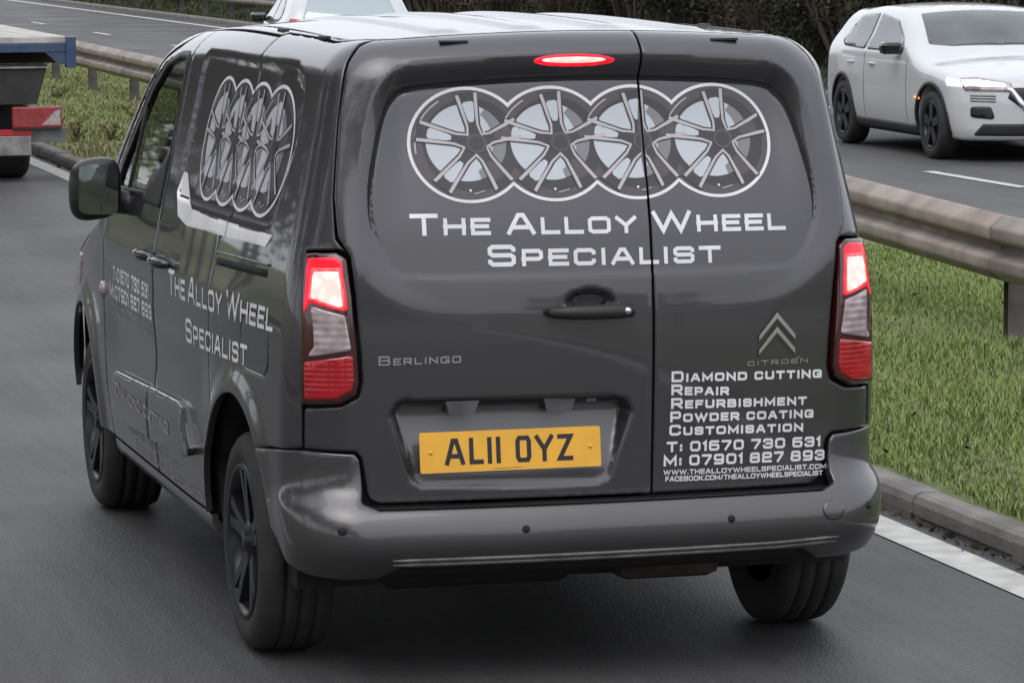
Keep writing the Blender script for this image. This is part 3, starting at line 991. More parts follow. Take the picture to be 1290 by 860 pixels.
# weeds by the kerb ahead of the van
WEED = []
for i in range(3):
    st, V, F = shrub_parts(60 + i, .17, .16, 8, 130, .014)
    o = st.build('stems', 'dry_blade'); l = mesh('foliage', V, F); l.materials.append(MATS['weed_leaf'])
    WEED.append((o.data, l)); bpy.data.objects.remove(o)
for i in range(16):
    yy = g.uniform(22.5, 37); x = 2.05 + g.uniform(0, .5) + (.9 if i % 3 == 0 else 0) + max(0, yy - 27) * .12 * g.uniform(0, 1)
    r = empty('weed_tuft', (x, yy, verge_z(x, yy) - .01), g.uniform(0, 6)); s_ = g.uniform(.7, 1.5); r.scale = (s_, s_, s_)
    tag(r, 'low straggly weed growing on the verge near the lorry', 'weed', 'weeds on the verge')
    for nm, me in (('stems', WEED[i % 3][0]), ('foliage', WEED[i % 3][1])):
        o = bpy.data.objects.new(nm, me); COL.objects.link(o); o.parent = r
# dead leaves and grit washed into the channel and on the verge
g2 = np.random.default_rng(5)
n = 900
C = np.stack([np.where(g2.uniform(0, 1, n) < .6, 1.845 - np.abs(g2.normal(0, .022, n)), g2.uniform(1.95, 4.6, n)), g2.uniform(0, 12, n), np.zeros(n)], 1)
C[n // 2:, 1] = g2.uniform(19, 40, n - n // 2)
C[:, 2] = [.008 if x < 1.86 else verge_z(x, y) + .05 for x, y in C[:, :2]]
V, F = leaf_cloud(g2, C, .016)
tag(link('fallen_leaves', mesh('fallen_leaves', V, F), 'brown_leaf'), 'dead brown leaves scattered along the kerb', 'leaves', kind='stuff')
n = 1500
C = np.stack([np.clip(1.848 - np.abs(g2.normal(0, .03, n)), 1.4, 1.85), g2.uniform(0, 30, n), np.full(n, .005)], 1)
V, F = leaf_cloud(g2, C, .005, .9)
tag(link('grit', mesh('grit', V, F), 'kerb_stone'), 'fine grit lying in the channel beside the kerb', 'grit', kind='stuff')
# trees on the near side of the road: out of the picture, but the van mirrors them
def tree_parts(seed, H):
    g = np.random.default_rng(seed)
    m = MB()
    m.tube([(0, 0, -.2), (.05, .03, H * .25), (-.03, .05, H * .5), (.05, 0, H * .8)], [.16, .13, .09, .03], 8)
    cl = []
    for i in range(16):
        z0 = H * g.uniform(.22, .7); a = g.uniform(0, 6.28); L = H * g.uniform(.2, .38) * (1 - .4 * z0 / H)
        p0 = np.array([0, 0, z0]); d = np.array([math.cos(a), math.sin(a), g.uniform(.25, .9)])
        e = p0 + d * L
        m.tube([p0, (p0 + e) / 2 + g.normal(0, .1, 3), e], [.055, .035, .012], 6, False)
        for q in range(5): cl.append(p0 + d * L * g.uniform(.45, 1.1) + g.normal(0, .3, 3))
    cl = np.array(cl)
    k = g.integers(0, len(cl), 6500)
    C = cl[k] + g.normal(0, .42, (6500, 3))
    V, F = leaf_cloud(g, C, .085)
    return m, V, F
TREE = []
for i in range(2):
    m, V, F = tree_parts(80 + i, 7.5)
    o = m.build('trunk', 'bark'); l = mesh('crown', V, F); l.materials.append(MATS['brown_leaf'])
    TREE.append((o.data, l)); bpy.data.objects.remove(o)
for i, y in enumerate(np.arange(-30, 130, 4.4)):
    x = -10.6 + 1.2 * math.sin(i * 2.1)
    r = empty('roadside_tree', (x, y, .25), i * 1.3); s_ = 1.15 + .35 * ((i * 37) % 10) / 10; r.scale = (s_, s_, s_)
    tag(r, 'leafy roadside tree on the near verge', 'tree', 'trees along the near verge')
    for nm, me in (('trunk', TREE[i % 2][0]), ('crown', TREE[i % 2][1])):
        o = bpy.data.objects.new(nm, me); COL.objects.link(o); o.parent = r
for i in range(26):      # hedge line behind the camera, seen only in the paint
    a = -2.6 + i * .2
    x, y = -24 + i * 2.0, -62 + 2 * math.sin(i)
    if -7.5 < x < 2 or 5 < x < 13.2: continue
    r = empty('roadside_tree', (x, y, 0), i * 1.7); r.scale = (.9, .9, .75)
    tag(r, 'leafy tree beside the road behind the viewer', 'tree', 'trees behind the viewer')
    for nm, me in (('trunk', TREE[i % 2][0]), ('crown', TREE[i % 2][1])):
        o = bpy.data.objects.new(nm, me); COL.objects.link(o); o.parent = r
def van_sv(V):
    x, y, z = V.T
    sg = np.where(x < 0, -1., 1.); ax = np.abs(x)
    side = y >= SY
    th = np.arctan2(np.maximum(ax - SX, 0), np.maximum(SY - y, 1e-9))
    s = np.where(side, SX + SR * math.pi / 2 + (y - SY), np.where(ax <= SX, ax, SX + SR * th))
    rho = np.where(side, ax - SX, np.hypot(np.maximum(ax - SX, 0), SY - y))
    v = np.where(z <= SZ, z, SZ + SV * np.arctan2(z - SZ, np.maximum(rho, 1e-6)))
    return np.stack([sg * s, v], 1)
def van_map(P):
    O, D = van_ray(P[:, 0], P[:, 1])
    V = solve_ray(van_F, O, D)
    return V, grad(van_F, V)
def rear_map(P):
    O = np.stack([P[:, 0], np.full(len(P), .7), P[:, 1]], 1)
    V = solve_ray(van_F, O, np.tile([0, -1., 0], (len(P), 1)))
    return V, grad(van_F, V)
def side_map(P, sg=-1):
    """P = (u, z) with u = -y"""
    O = np.stack([np.full(len(P), sg * .3), -P[:, 0], P[:, 1]], 1)
    V = solve_ray(van_F, O, np.tile([sg * 1., 0, 0], (len(P), 1)))
    return V, grad(van_F, V)
def xz_sv(L): return van_sv(rear_map(np.asarray(L, float))[0])
def yz_sv(L):
    L = np.asarray(L, float)
    q = van_sv(side_map(np.stack([-L[:, 0], L[:, 1]], 1), 1)[0])
    return q
def mir(h): return h + [(-x, z) for x, z in reversed(h) if abs(x) > 1e-6]

# ---- relief of the tailgate and of the sides
O2 = spline_loop(mir([(0, 1.146), (-.30, 1.147), (-.52, 1.150), (-.572, 1.160), (-.610, 1.205), (-.642, 1.275), (-.647, 1.36), (-.628, 1.47), (-.600, 1.57), (-.566, 1.632), (-.505, 1.664), (-.26, 1.682), (0, 1.688)]), 4)
O1 = spline_loop(mir([(0, 1.132), (-.30, 1.133), (-.53, 1.136), (-.588, 1.148), (-.628, 1.198), (-.662, 1.27), (-.674, 1.36), (-.664, 1.47), (-.640, 1.59), (-.592, 1.680), (-.505, 1.728), (-.26, 1.744), (0, 1.750)]), 4)
O3 = spline_loop(mir([(0, 1.030), (-.30, 1.035), (-.46, 1.048), (-.565, 1.095), (-.645, 1.19), (-.690, 1.36), (-.690, 1.58), (-.64, 1.75), (-.3, 1.83), (0, 1.84)]), 4)
PREC = fillet([(-.575, .80), (-.60, .765), (-.545, .575), (-.515, .556), (-.01, .548), (.03, .565), (.088, .755), (.065, .79)], .03)
def rear_h(V):
    P = V[:, [0, 2]]
    h = np.zeros(len(P))
    k = np.where((P[:, 1] > .95) & (V[:, 1] < .6))[0]
    if len(k):
        Q = P[k]
        d1, d2 = sdist(Q, O1), sdist(Q, O2)
        D = .004 + .052 * smooth(1.24, 1.60, Q[:, 1]) * (1 - .6 * smooth(.54, .64, np.abs(Q[:, 0])))
        t = np.clip(-d1 / np.maximum(-d1 + np.maximum(d2, 0), 1e-5), 0, 1)
        hh = np.where(d1 < 0, -D * t, 0)
        hh -= .005 * np.exp(-(d2 / .0045) ** 2) * smooth(1.18, 1.34, Q[:, 1])
        d3 = sdist(Q, O3)
        hh += .016 * smooth(-.035, .05, d3) * smooth(1.0, 1.2, Q[:, 1]) * (1 - smooth(1.62, 1.76, Q[:, 1]))
        h[k] += hh
        e = ((Q[:, 0] + .035) / .068) ** 2 + ((Q[:, 1] - 1.060) / .034) ** 2
        h[k] -= .026 * smooth(1.25, .45, e)
    k = np.where(P[:, 1] < .9)[0]
    if len(k):
        Q = P[k]
        d = sdist(Q, PREC)
        h[k] -= smooth(.004, -.016, d) * (.010 + .060 * smooth(.57, .765, Q[:, 1]))
    return h
ARCH_A, ARCH_T, ARCH_Z = .385, .755, .33
WY = (.726, 3.511)
SREC = [fillet([(1.82, 1.25), (.50, 1.255), (.415, 1.50), (.44, 1.66), (.58, 1.712), (1.79, 1.715)], .07)]
def side_h(V):
    P = V[:, 1:3]
    h = np.zeros(len(P))
    y, z = P.T
    for r in SREC:
        k = np.where((z > 1.2) & (y > r[:, 0].min() - .05) & (y < r[:, 0].max() + .05) & (np.abs(V[:, 0]) > .55))[0]
        if len(k):
            d = sdist(P[k], r)
            h[k] -= .011 * smooth(.003, -.013, d)
    # hollow along the lower doors, shoulder above
    h -= .014 * np.exp(-((z - .72) / .11) ** 2) * smooth(.95, 1.25, y) * smooth(3.1, 2.7, y)
    h += .006 * np.exp(-((z - 1.02) / .05) ** 2) * smooth(.5, .9, y) * smooth(3.4, 3.0, y)
    for wy in WY:
        e = np.sqrt(((y - wy) / ARCH_A) ** 2 + (np.maximum(z - ARCH_Z, 0) / (ARCH_T - ARCH_Z)) ** 2)
        h += .016 * smooth(1.24, 1.02, e) * smooth(.3, .5, y)
    return h
def arch(wy, za, zb, n=26, grow=0.):
    """arch edge from height za at its rear foot over the top to zb at its front foot, in (s, v)"""
    a, t = ARCH_A + grow, ARCH_T - ARCH_Z + grow
    w0 = math.pi - math.asin(min(1, max(-1, (za - ARCH_Z) / t)))
    w1 = math.asin(min(1, max(-1, (zb - ARCH_Z) / t)))
    return [(wy + .7069 + a * math.cos(w), ARCH_Z + t * math.sin(w)) for w in np.linspace(w0, w1, n)]

# ---- rear bumper: a skin of its own
VB = spl([.22, .27, .31, .35, .385, .42, .47, .505, .532, .555, .60, .70], [.10, .07, .028, -.016, -.043, -.051, -.043, -.022, .004, .022, .034, .037])
def bump_F(p):
    x, y, z = p[..., 0], p[..., 1], p[..., 2]
    ax = np.abs(x)
    lip = .018 * smooth(.56, .50, z) * smooth(.42, .18, y)
    w = VW(z) + .001 + lip - .08 * (np.maximum(1.6 - y, 0) / 1.6) ** 2 - .2 * np.maximum(.40 - z, 0) ** 1.5
    return rmax((ax - w), VB(z) + .05 * (x / .75) ** 2 - y, .17)
def bump_map(P):
    O, D = van_ray(P[:, 0], P[:, 1])
    V = solve_ray(bump_F, O, D)
    return V, grad(bump_F, V)

def build_van():
    van = empty('panel_van')
    tag(van, 'dark grey panel van with four alloy wheels printed on its rear doors', 'van')
    PA = 'van_paint'
    XS = .150                                                     # where the two rear doors meet
    # -------- dark structure behind the panels
    def core(p):
        f = van_F(p) + .03
        x, y, z = p[..., 0], p[..., 1], p[..., 2]
        f = f + .06 * (y < .45) * (z > 1.0)
        for wy in WY:
            e = np.sqrt((y - wy) ** 2 + (z - .36) ** 2) - .40
            f = np.maximum(f, -np.maximum(e, .50 - np.abs(x)))
        return f
    V, Q = surface_net(core, (-1, -.05, .2), (1, 4.5, 1.9), .05)
    c = V[Q].mean(1)
    keep = ~((c[:, 2] > 1.14) & (c[:, 1] > 1.98))
    keep &= ~((c[:, 1] < .3) & (c[:, 2] > .5) & (c[:, 2] < .86) & (np.abs(c[:, 0] + .26) < .36))
    link('inner_shell', mesh('inner_shell', V, Q[keep]), 'black_gap', van)
    MB().box((-.80, 2.00, .35), (.80, 2.02, 1.16)).box((-.74, 2.00, 1.16), (.74, 2.02, 1.50)).box((-.66, 2.00, 1.50), (.66, 2.02, 1.74)).build('bulkhead', 'black_gap', van)
    # -------- rear doors
    edge = [(.638, .514), (.672, .530), (.680, .60), (.686, .643), (.700, .661), (.841, .668), (.838, .786), (.735, .792), (.690, .816), (.681, .86), (.684, .94), (.697, 1.09), (.711, 1.20), (.745, 1.25), (.762, 1.36), (.768, 1.55), (.760, 1.665), (.735, 1.715), (.68, 1.742), (.55, 1.744)]
    eL = fillet([(XS, .513)] + [(-s, v) for s, v in edge] + [(-.3, 1.741), (0, 1.740), (XS, 1.739)], [0, .03, .03, .02, .02, .005, .005] + [.02] * 13 + [.05, 0, 0, 0])
    eR = fillet([(XS, .513)] + edge + [(.3, 1.741), (XS, 1.740)], [0, .03, .03, .02, .02, .005, .005] + [.02] * 13 + [.05, 0, 0])
    fe = []
    for L in (O1, O2):
        q = xz_sv(L)
        fe.append(q)
    fp = xz_sv(PREC)
    def clip_feats(f, lo, hi):
        # keep constraint loops inside one door by clamping them to the door edge
        return [np.stack([np.clip(q[:, 0], lo, hi), q[:, 1]], 1) for q in f]
    def dedupe(q):
        k = np.linalg.norm(q - np.roll(q, 1, 0), axis=1) > 1e-4
        return q[k]
    doorL = panel('rear_door', eL, van_map, PA, van, h=.0105, hf=rear_h, gap=.003, feats=[dedupe(q) for q in clip_feats(fe, -9, XS - .006)] + [fp])
    doorR = panel('rear_door', eR, van_map, PA, van, h=.0105, hf=rear_h, gap=.003, feats=[dedupe(q) for q in clip_feats(fe, XS + .006, 9)])
    doorL['label'] = 'wider left rear door with handle and number plate recess'
    doorR['label'] = 'narrower right rear door with list of services'
    # -------- quarter panels, sliding and front doors, wings
    gapu = [(1.728, 1.757), (1.716, 1.735), (1.708, 1.66), (1.712, 1.60), (1.665, 1.262), (1.70, 1.205), (1.752, 1.188), (1.766, 1.10), (1.775, 1.0), (1.778, .8), (1.772, .60)]
    flap = fillet([(1.06, .845), (1.36, .845), (1.375, 1.0), (1.075, 1.0)], .06)
    ar = arch(WY[0], .635, .555)
    quarter = [(.55, 1.758), (.69, 1.756), (.745, 1.724), (.768, 1.668), (.776, 1.55), (.770, 1.36), (.753, 1.25), (.720, 1.213), (.745, 1.219), (.845, 1.213), (.842, 1.03), (.838, .92), (.842, .79), (.845, .668)]
    quarter += ar + [(1.772, .56)] + gapu[::-1] + [(1.728, 1.775), (1.3, 1.784), (.95, 1.778), (.72, 1.770)]
    af = [(1.4329 + (ARCH_A + .012) * math.cos(w), ARCH_Z + (ARCH_T - ARCH_Z + .012) * math.sin(w)) for w in np.linspace(math.asin(.52), .04, 10)]
    slide = [p for p in af] + [(1.84, .345), (2.698, .345), (2.700, .8), (2.702, 1.2), (2.712, 1.60), (2.712, 1.757)] + gapu
    fd_up = [tuple(q) for q in yz_sv([(3.01, 1.19), (2.96, 1.30), (2.83, 1.43), (2.68, 1.565), (2.50, 1.665), (2.32, 1.715)])]
    fdoor = [(2.712, .345), (3.60, .345), (3.665, .50), (3.70, .80), (3.715, 1.0)] + fd_up + [(2.90, 1.757), (2.712, 1.757)]
    glass = yz_sv([(2.33, 1.232), (2.90, 1.215), (2.86, 1.29), (2.72, 1.43), (2.57, 1.56), (2.40, 1.645), (2.22, 1.68), (2.07, 1.685), (2.055, 1.40), (2.09, 1.345)])
    glass = fillet(glass, .03)
    wing_arch = arch(WY[1], ARCH_Z + .02, .40)[::1]
    wing = [(3.606, .345), (3.72, .345)] + wing_arch + [(4.64, .46), (4.64, .56), (4.60, .80), (4.45, .93), (4.20, 1.0), (3.95, 1.055), (3.84, 1.10), (3.725, 1.16), (3.72, 1.0), (3.705, .80), (3.67, .50)]
    up_strip = [(.72, 1.776), (.95, 1.784), (1.3, 1.790), (1.74, 1.781), (1.745, 1.763), (2.9, 1.763)] + [tuple(q) for q in yz_sv([(2.33, 1.724), (2.51, 1.675), (2.69, 1.575), (2.84, 1.44), (2.97, 1.31), (3.02, 1.21), (3.10, 1.27), (2.93, 1.45), (2.76, 1.60), (2.58, 1.715), (2.36, 1.762)])] + [(2.9, 1.800), (1.9, 1.806), (1.3, 1.806), (.9, 1.800)]
    for sg in (-1, 1):
        def S(L): return [(sg * a, b) for a, b in L]
        holes = [S(flap)] if sg < 0 else []
        panel('quarter_panel', S(quarter), van_map, PA, van, holes=holes, h=.017, hf=side_h)
        if sg < 0: panel('fuel_flap', S(flap), van_map, PA, van, h=.02, hf=side_h, gap=-.0018, edge=.001)
        sd = panel('sliding_door', S(slide), van_map, PA, van, h=.017, hf=side_h)
        fd = panel('front_door', S(fdoor), van_map, PA, van, holes=[S(glass)], h=.018, hf=side_h)
        panel('window', S(glass), van_map, 'window_glass', fd, h=.03, raised=-.008, depth=.003, gap=-.004, edge=0)
        # window frame line, divider and black plate at the rear foot of the window
        g2 = S(glass)
        panel('window_seal_and_shade', offset(np.array(g2), -.018), van_map, 'black_plastic', fd, holes=[offset(np.array(g2), .004)], h=.02, raised=.002, gap=0, depth=.006, edge=0)
        dv = S(yz_sv([(2.655, 1.225), (2.685, 1.225), (2.665, 1.475), (2.635, 1.50)]))
        panel('window_divider', dv, van_map, 'black_plastic', fd, h=.03, raised=.003, gap=0, depth=.01, edge=0)
        tri = S(yz_sv([(2.03, 1.20), (2.36, 1.20), (2.34, 1.24), (2.10, 1.35), (2.03, 1.40)]))
        panel('belt_trim', fillet(tri, .02), van_map, 'black_plastic', fd, h=.03, raised=.006, gap=0, depth=.008, edge=0)
        panel('wing', S(wing), van_map, PA, van, h=.02, hf=side_h)
        panel('roof_side', S(up_strip), van_map, PA, van, h=.02)
        sill = [(1.83, .28), (1.835, .341), (3.598, .341), (3.60, .28)]
        panel('sill', S(sill), van_map, PA, van, h=.03)
        # handles
        for yy, par in ((2.085, fd), (1.80, sd)):
            m = MB()
            c, n = side_map(np.array([[-yy, 1.048]]), sg)
            c = c[0]
            pts = [(c[0] - sg * .004, yy - .095, 1.046), (c[0] + sg * .028, yy - .08, 1.047), (c[0] + sg * .040, yy - .03, 1.048), (c[0] + sg * .040, yy + .03, 1.048), (c[0] + sg * .028, yy + .08, 1.047), (c[0] - sg * .004, yy + .095, 1.046)]
            m.tube(pts, [.010, .015, .017, .017, .015, .010], 10)
            m.build('handle', 'gloss_black', par)
        # rub strips on the doors
        for a, b, par in ((2.70, 3.40, fd), (1.99, 2.69, sd)):
            if par is fd: L = [(2.708, .455), (3.36, .435), (3.44, .46), (3.42, .585), (3.36, .605), (2.708, .628)]
            else: L = [(2.693, .456), (2.10, .478), (1.985, .50), (1.965, .525), (2.12, .635), (2.18, .645), (2.693, .630)]
            panel('rub_strip', fillet(S(L), .02), van_map, PA, par, h=.025, hf=lambda V: side_h(V), raised=.024, gap=.002, depth=.03, edge=.006)
        if True:   # bright cut end of the strip and the sliding rail
            tip = S([(2.11, .628), (1.972, .523), (1.985, .50), (2.03, .494), (2.135, .60)])
            panel('strip_end', tip, van_map, 'gloss_black', sd, h=.03, hf=side_h, raised=.027, gap=0, depth=.02, edge=.002)
        rail = S([(1.135, 1.118), (1.735, 1.105), (1.735, 1.127), (1.135, 1.140)])
        panel('slide_rail', rail, van_map, 'black_gap', van, h=.03, hf=side_h, raised=.0015, gap=0, depth=.004, edge=0)
        rail2 = S([(1.12, 1.150), (1.74, 1.140), (1.745, 1.146), (1.12, 1.157)])
        panel('rail_trim', rail2, van_map, PA, van, h=.03, hf=side_h, raised=.006, gap=0, depth=.008, edge=.001)
        # side repeater
        c = side_map(np.array([[-3.02, .845]]), sg)[0][0]
        MB().lathe([(.0001, sg * .014), (.02, sg * .012), (.03, sg * .004), (.032, -sg * .004)], c, 18).build('side_marker', 'lens_clear', van)
        # mirror
        X = sg * 1.01
        bm = bmesh.new()
        bmesh.ops.create_icosphere(bm, subdivisions=4, radius=1)
        for v in bm.verts:
            p = v.co
            e = 3.2
            q = (abs(p.x) ** e + abs(p.y) ** e + abs(p.z) ** e) ** (1 / e)
            p = p / q
            y = p.y * (.075 if p.y < 0 else .12)
            k = 1 - .25 * max(p.y, 0)
            v.co = Vector((X + p.x * .088 * k, 2.66 + y, 1.225 + p.z * .105 * k - .01 * p.x * sg))
        V = [v.co[:] for v in bm.verts]; F = [[v.index for v in f.verts] for f in bm.faces]
        bm.free()
        mo = MB().add(V, F, True).build('mirror', 'mirror_shell', van)
        gl = fillet([(X - .067, 1.145), (X + .067, 1.14), (X + .069, 1.31), (X - .064, 1.31)], .03)
        MB().prism([tuple(q) for q in gl], lambda u, v, d: (u, d, v), 2.579, 2.587).build('mirror_glass', 'mirror_glass', mo)
        MB().tube([(sg * .965, 2.68, 1.185), (sg * .90, 2.66, 1.175), (sg * .84, 2.62, 1.17)], [.045, .04, .055], 10).build('mirror_arm', 'black_plastic', mo)
    # -------- roof, bonnet, windscreen, nose
    rim = [(sg * a, b) for sg in (1,) for a, b in [(.60, 1.754), (.72, 1.781), (.95, 1.789), (1.3, 1.799), (1.9, 1.812), (2.4, 1.812), (2.85, 1.806)]]
    E, _ = van_map(np.array(rim))
    back, _ = van_map(np.array([(0, 1.746), (.3, 1.747)]))
    half = [(0, back[0, 1]), (back[1, 0], back[1, 1])] + [(p[0] - .004, p[1]) for p in E]
    half += [(.60, 2.50), (.40, 2.53), (0, 2.545)]
    roof = np.array(half + [(-x, y) for x, y in reversed(half) if x > 1e-6])
    def top_map(P):
        O = np.stack([P[:, 0], P[:, 1], np.full(len(P), .7)], 1)
        V = solve_ray(van_F, O, np.tile([0, 0, 1.], (len(P), 1)))
        return V, grad(van_F, V)
    def roof_h(V):
        x, y = np.abs(V[:, 0]), V[:, 1]
        h = np.zeros(len(V))
        for xc in (.12, .36):
            h += .010 * smooth(.055, .03, np.abs(x - xc)) * smooth(.30, .42, y) * smooth(2.3, 2.15, y)
        return h
    rf = panel('roof', roof, top_map, PA, van, h=.022, hf=roof_h, gap=.002)
    for x0, x1 in ((-.42, -.34), (.37, .45)):
        z = top_map(np.array([[(x0 + x1) / 2, .21]]))[0][0]
        MB().box((x0, z[1] - .014, z[2] - .004), (x1, z[1] + .02, z[2] + .0025), .001).build('roof_plug', 'black_plastic', rf)
    for x, y in ((-.655, .62), (-.665, 1.15), (.655, .62), (.665, 1.15)):
        z = top_map(np.array([[x, y]]))[0][0]
        MB().box((x - .012, y - .035, z[2] - .006), (x + .012, y + .035, z[2] + .006), .003).build('roof_plug', 'black_plastic', rf)
    scr = fillet([(-.58, 2.57), (.58, 2.57), (.70, 3.25), (.5, 3.33), (0, 3.36), (-.5, 3.33), (-.70, 3.25)], .04)
    panel('windscreen', scr, top_map, 'window_glass', van, h=.05, gap=0, depth=.005, edge=0)
    bon = [(-.66, 3.46), (-.4, 3.50), (0, 3.52), (.4, 3.50), (.66, 3.46), (.69, 3.8), (.60, 4.12), (.3, 4.24), (0, 4.27), (-.3, 4.24), (-.60, 4.12), (-.69, 3.8)]
    panel('bonnet', bon, top_map, PA, van, h=.04)
    def front_map(P):
        O = np.stack([P[:, 0], np.full(len(P), 3.2), P[:, 1]], 1)
        V = solve_ray(van_F, O, np.tile([0, 1., 0], (len(P), 1)))
        return V, grad(van_F, V)
    nose = panel('front_bumper', [(-.66, .3), (.66, .3), (.70, .5), (.68, .86), (.3, .93), (0, .94), (-.3, .93), (-.68, .86), (-.70, .5)], front_map, PA, van, h=.04)
    panel('grille', [(-.5, .4), (.5, .4), (.45, .62), (-.45, .62)], front_map, 'black_plastic', nose, h=.05, raised=.006, gap=0, depth=.01)
    for sg in (-1, 1):
        hl = [(sg * a, b) for a, b in [(.42, .72), (.66, .70), (.675, .84), (.45, .86)]]
        panel('headlamp', fillet(hl, .03), front_map, 'lens_clear', nose, h=.04, raised=.008, gap=0, depth=.012)
        panel('headlamp_side', fillet([(sg * a, b) for a, b in [(4.36, .70), (4.59, .70), (4.58, .80), (4.44, .90), (4.34, .93)]], .02), van_map, 'lens_red_dull' if False else 'lens_clear', nose, h=.03, raised=.006, gap=0, depth=.01)
    # -------- rear bumper
    bh = [(0, .509), (.63, .509), (.676, .528), (.683, .60), (.688, .640), (.70, .657), (.845, .664), (1.165, .632)]
    ab = arch(WY[0], .632, .36, 12)[:8]
    ab = [(1.433 - ARCH_A * math.sqrt(max(0, 1 - ((z - ARCH_Z) / (ARCH_T - ARCH_Z)) ** 2)), z) for z in (.60, .55, .50, .46, .42)]
    bh += ab + [(.965, .372), (.90, .338), (.82, .312), (.74, .303), (.645, .303), (.58, .340), (.40, .343), (0, .343)]
    bl = np.array(bh + [(-s, v) for s, v in reversed(bh) if s > 0])
    bumper = panel('rear_bumper', fillet(bl, .012, 3), bump_map, PA, van, h=.016, hf=side_h, gap=.0012, depth=.03, edge=.0015)
    for z0, z1 in ((.349, .3585), (.3635, .3725)):
        st = [(-.60, z0 + .006), (-.55, z0), (.50, z0), (.62, z0 + .004), (.665, z0 + .012), (.63, z1 + .005), (.50, z1), (-.55, z1)]
        panel('trim_strip', st, bump_map, 'aluminium', bumper, h=.03, raised=.004, gap=0, depth=.008, edge=.001)
    low = [(-.70, .29), (.70, .29), (.64, .348), (-.64, .348)]
    panel('valance', low, lambda P: bump_map(P), 'underbody', bumper, h=.05, raised=-.02, gap=0, depth=.05, edge=0)
    for s, v in ((-.715, .455), (-.245, .447), (.355, .447), (.755, .455)):
        panel('parking_sensor', ring(s, v, .011, n=16), bump_map, 'black_gap', bumper, h=.02, raised=.0015, gap=0, depth=.004, edge=0)
    q = ring(.645, .452, .027, n=24)
    panel('towing_eye_cover', q, bump_map, PA, bumper, holes=[], h=.02, raised=.0035, gap=0, depth=.004, edge=.0012)
    ss = np.linspace(-.668, .668, 60)
    A, _ = bump_map(np.stack([ss, np.full(60, .5105)], 1))
    B = A.copy(); B[:, 1] = .085 + .045 * (A[:, 0] / .75) ** 2; B[:, 2] = .5075
    A[:, 2] -= .001
    Cc = A.copy(); Cc[:, 1] += .03; Cc[:, 2] = .5095
    link('bumper_step', mesh('bumper_step', np.concatenate([A, Cc, B]), np.array([(r * 60 + i, r * 60 + i + 1, (r + 1) * 60 + i + 1, (r + 1) * 60 + i) for r in range(2) for i in range(59)]), True), PA, bumper)
    # -------- tail lamps
    LO = [(.838, 1.207), (.745, 1.213), (.716, 1.196), (.702, 1.09), (.690, .94), (.686, .86), (.694, .822), (.735, .798), (.838, .792), (.833, .92), (.837, 1.03)]
    for sg in (-1, 1):
        def S(L): return [(sg * a, b) for a, b in L]
        lamp = panel('tail_lamp', fillet(S(LO), [.012, .02, .02, 0, 0, .02, .02, .02, .012, 0, 0]), van_map, 'lens_housing', van, h=.016, raised=.018, gap=.002, depth=.05, edge=.006)
        lamp['label'] = 'tail lamp on the left corner with lit brake light' if sg < 0 else 'tail lamp on the right corner with lit brake light'
        for nm, L, m, up_ in (
            ('glow_surround', [(.824, 1.192), (.748, 1.198), (.730, 1.185), (.716, 1.09), (.713, 1.052), (.810, 1.075), (.826, 1.04)], 'lens_glow', .012),
            ('mid_glow', [(.810, 1.168), (.732, 1.171), (.724, 1.115), (.717, 1.054), (.814, 1.084)], 'lens_mid', .0132),  # falloff of the brake light drawn as a dimmer emissive ring round it
            ('brake_light', [(.802, 1.158), (.735, 1.160), (.729, 1.115), (.723, 1.062), (.806, 1.088)], 'lens_lit', .0145),
            ('clear_lens', [(.806, 1.066), (.719, 1.042), (.705, .948), (.815, .926), (.795, .955), (.797, 1.0)], 'lens_clear', .013),
            ('red_lens', [(.822, .912), (.703, .934), (.701, .862), (.708, .838), (.742, .815), (.822, .810)], 'lens_red', .013)):
            panel(nm, fillet(S(L), .008, 3), van_map, m, lamp, h=.02, raised=up_ + .008, gap=0, depth=.004, edge=.0015)
    # -------- high brake light
    hb = ring(-.046, 1.7335, .118, .0135, 36)
    def rear_off(P, lift):
        V, N = rear_map(P)
        return V + N * (rear_h(V) + lift)[:, None]
    tl = panel('high_brake_light', hb, rear_map, 'lens_glow', doorL, h=.02, hf=rear_h, raised=.005, gap=0, depth=.006, edge=.003)
    panel('light_strip', ring(-.048, 1.7335, .092, .0062, 30), rear_map, 'lens_lit', doorL, h=.02, hf=rear_h, raised=.0075, gap=0, depth=.004, edge=.001)
    for sg in (-1, 1): pass
    # -------- handle of the rear doors
    yh = float(rear_map(np.array([[-.04, 1.04]]))[0][0, 1])
    m = MB().tube([(-.163, yh - .006, 1.038), (-.150, yh - .022, 1.038), (-.10, yh - .037, 1.038), (-.03, yh - .041, 1.038), (.04, yh - .037, 1.038), (.072, yh - .030, 1.039), (.083, yh - .008, 1.039)], [.009, .015, .0195, .021, .0205, .019, .011], 14)
    hd = m.build('handle', 'black_plastic', doorL)
    panel('handle_cup', ring(-.035, 1.062, .052, .024, 28), rear_map, 'black_plastic', doorL, h=.012, hf=rear_h, raised=.0015, gap=0, depth=.003, edge=0)
    MB().lathe([(.0001, -.004), (.009, -.004), (.010, .004)], (.058, yh - .052, 1.040), 14, 'y').build('lock', 'chrome', doorL)
    # -------- number plate and its lamps
    pc = (-.2655, .658)
    y0, y1 = .036, .050
    def pl(u, z, lift): return (u, y0 + (y1 - y0) * (z - .603) / .111 - lift, z)
    q = fillet([(pc[0] - .26, .6025), (pc[0] + .26, .6025), (pc[0] + .26, .7135), (pc[0] - .26, .7135)], .006, 3)
    plate = MB().prism([tuple(p) for p in q], lambda u, z, d: pl(u, z, d), 0, .005).build('number_plate', 'plate_yellow', van)
    plate['label'] = 'yellow number plate with black characters'
    def plate_map(P, l): return np.array([pl(u, z, l) for u, z in P])
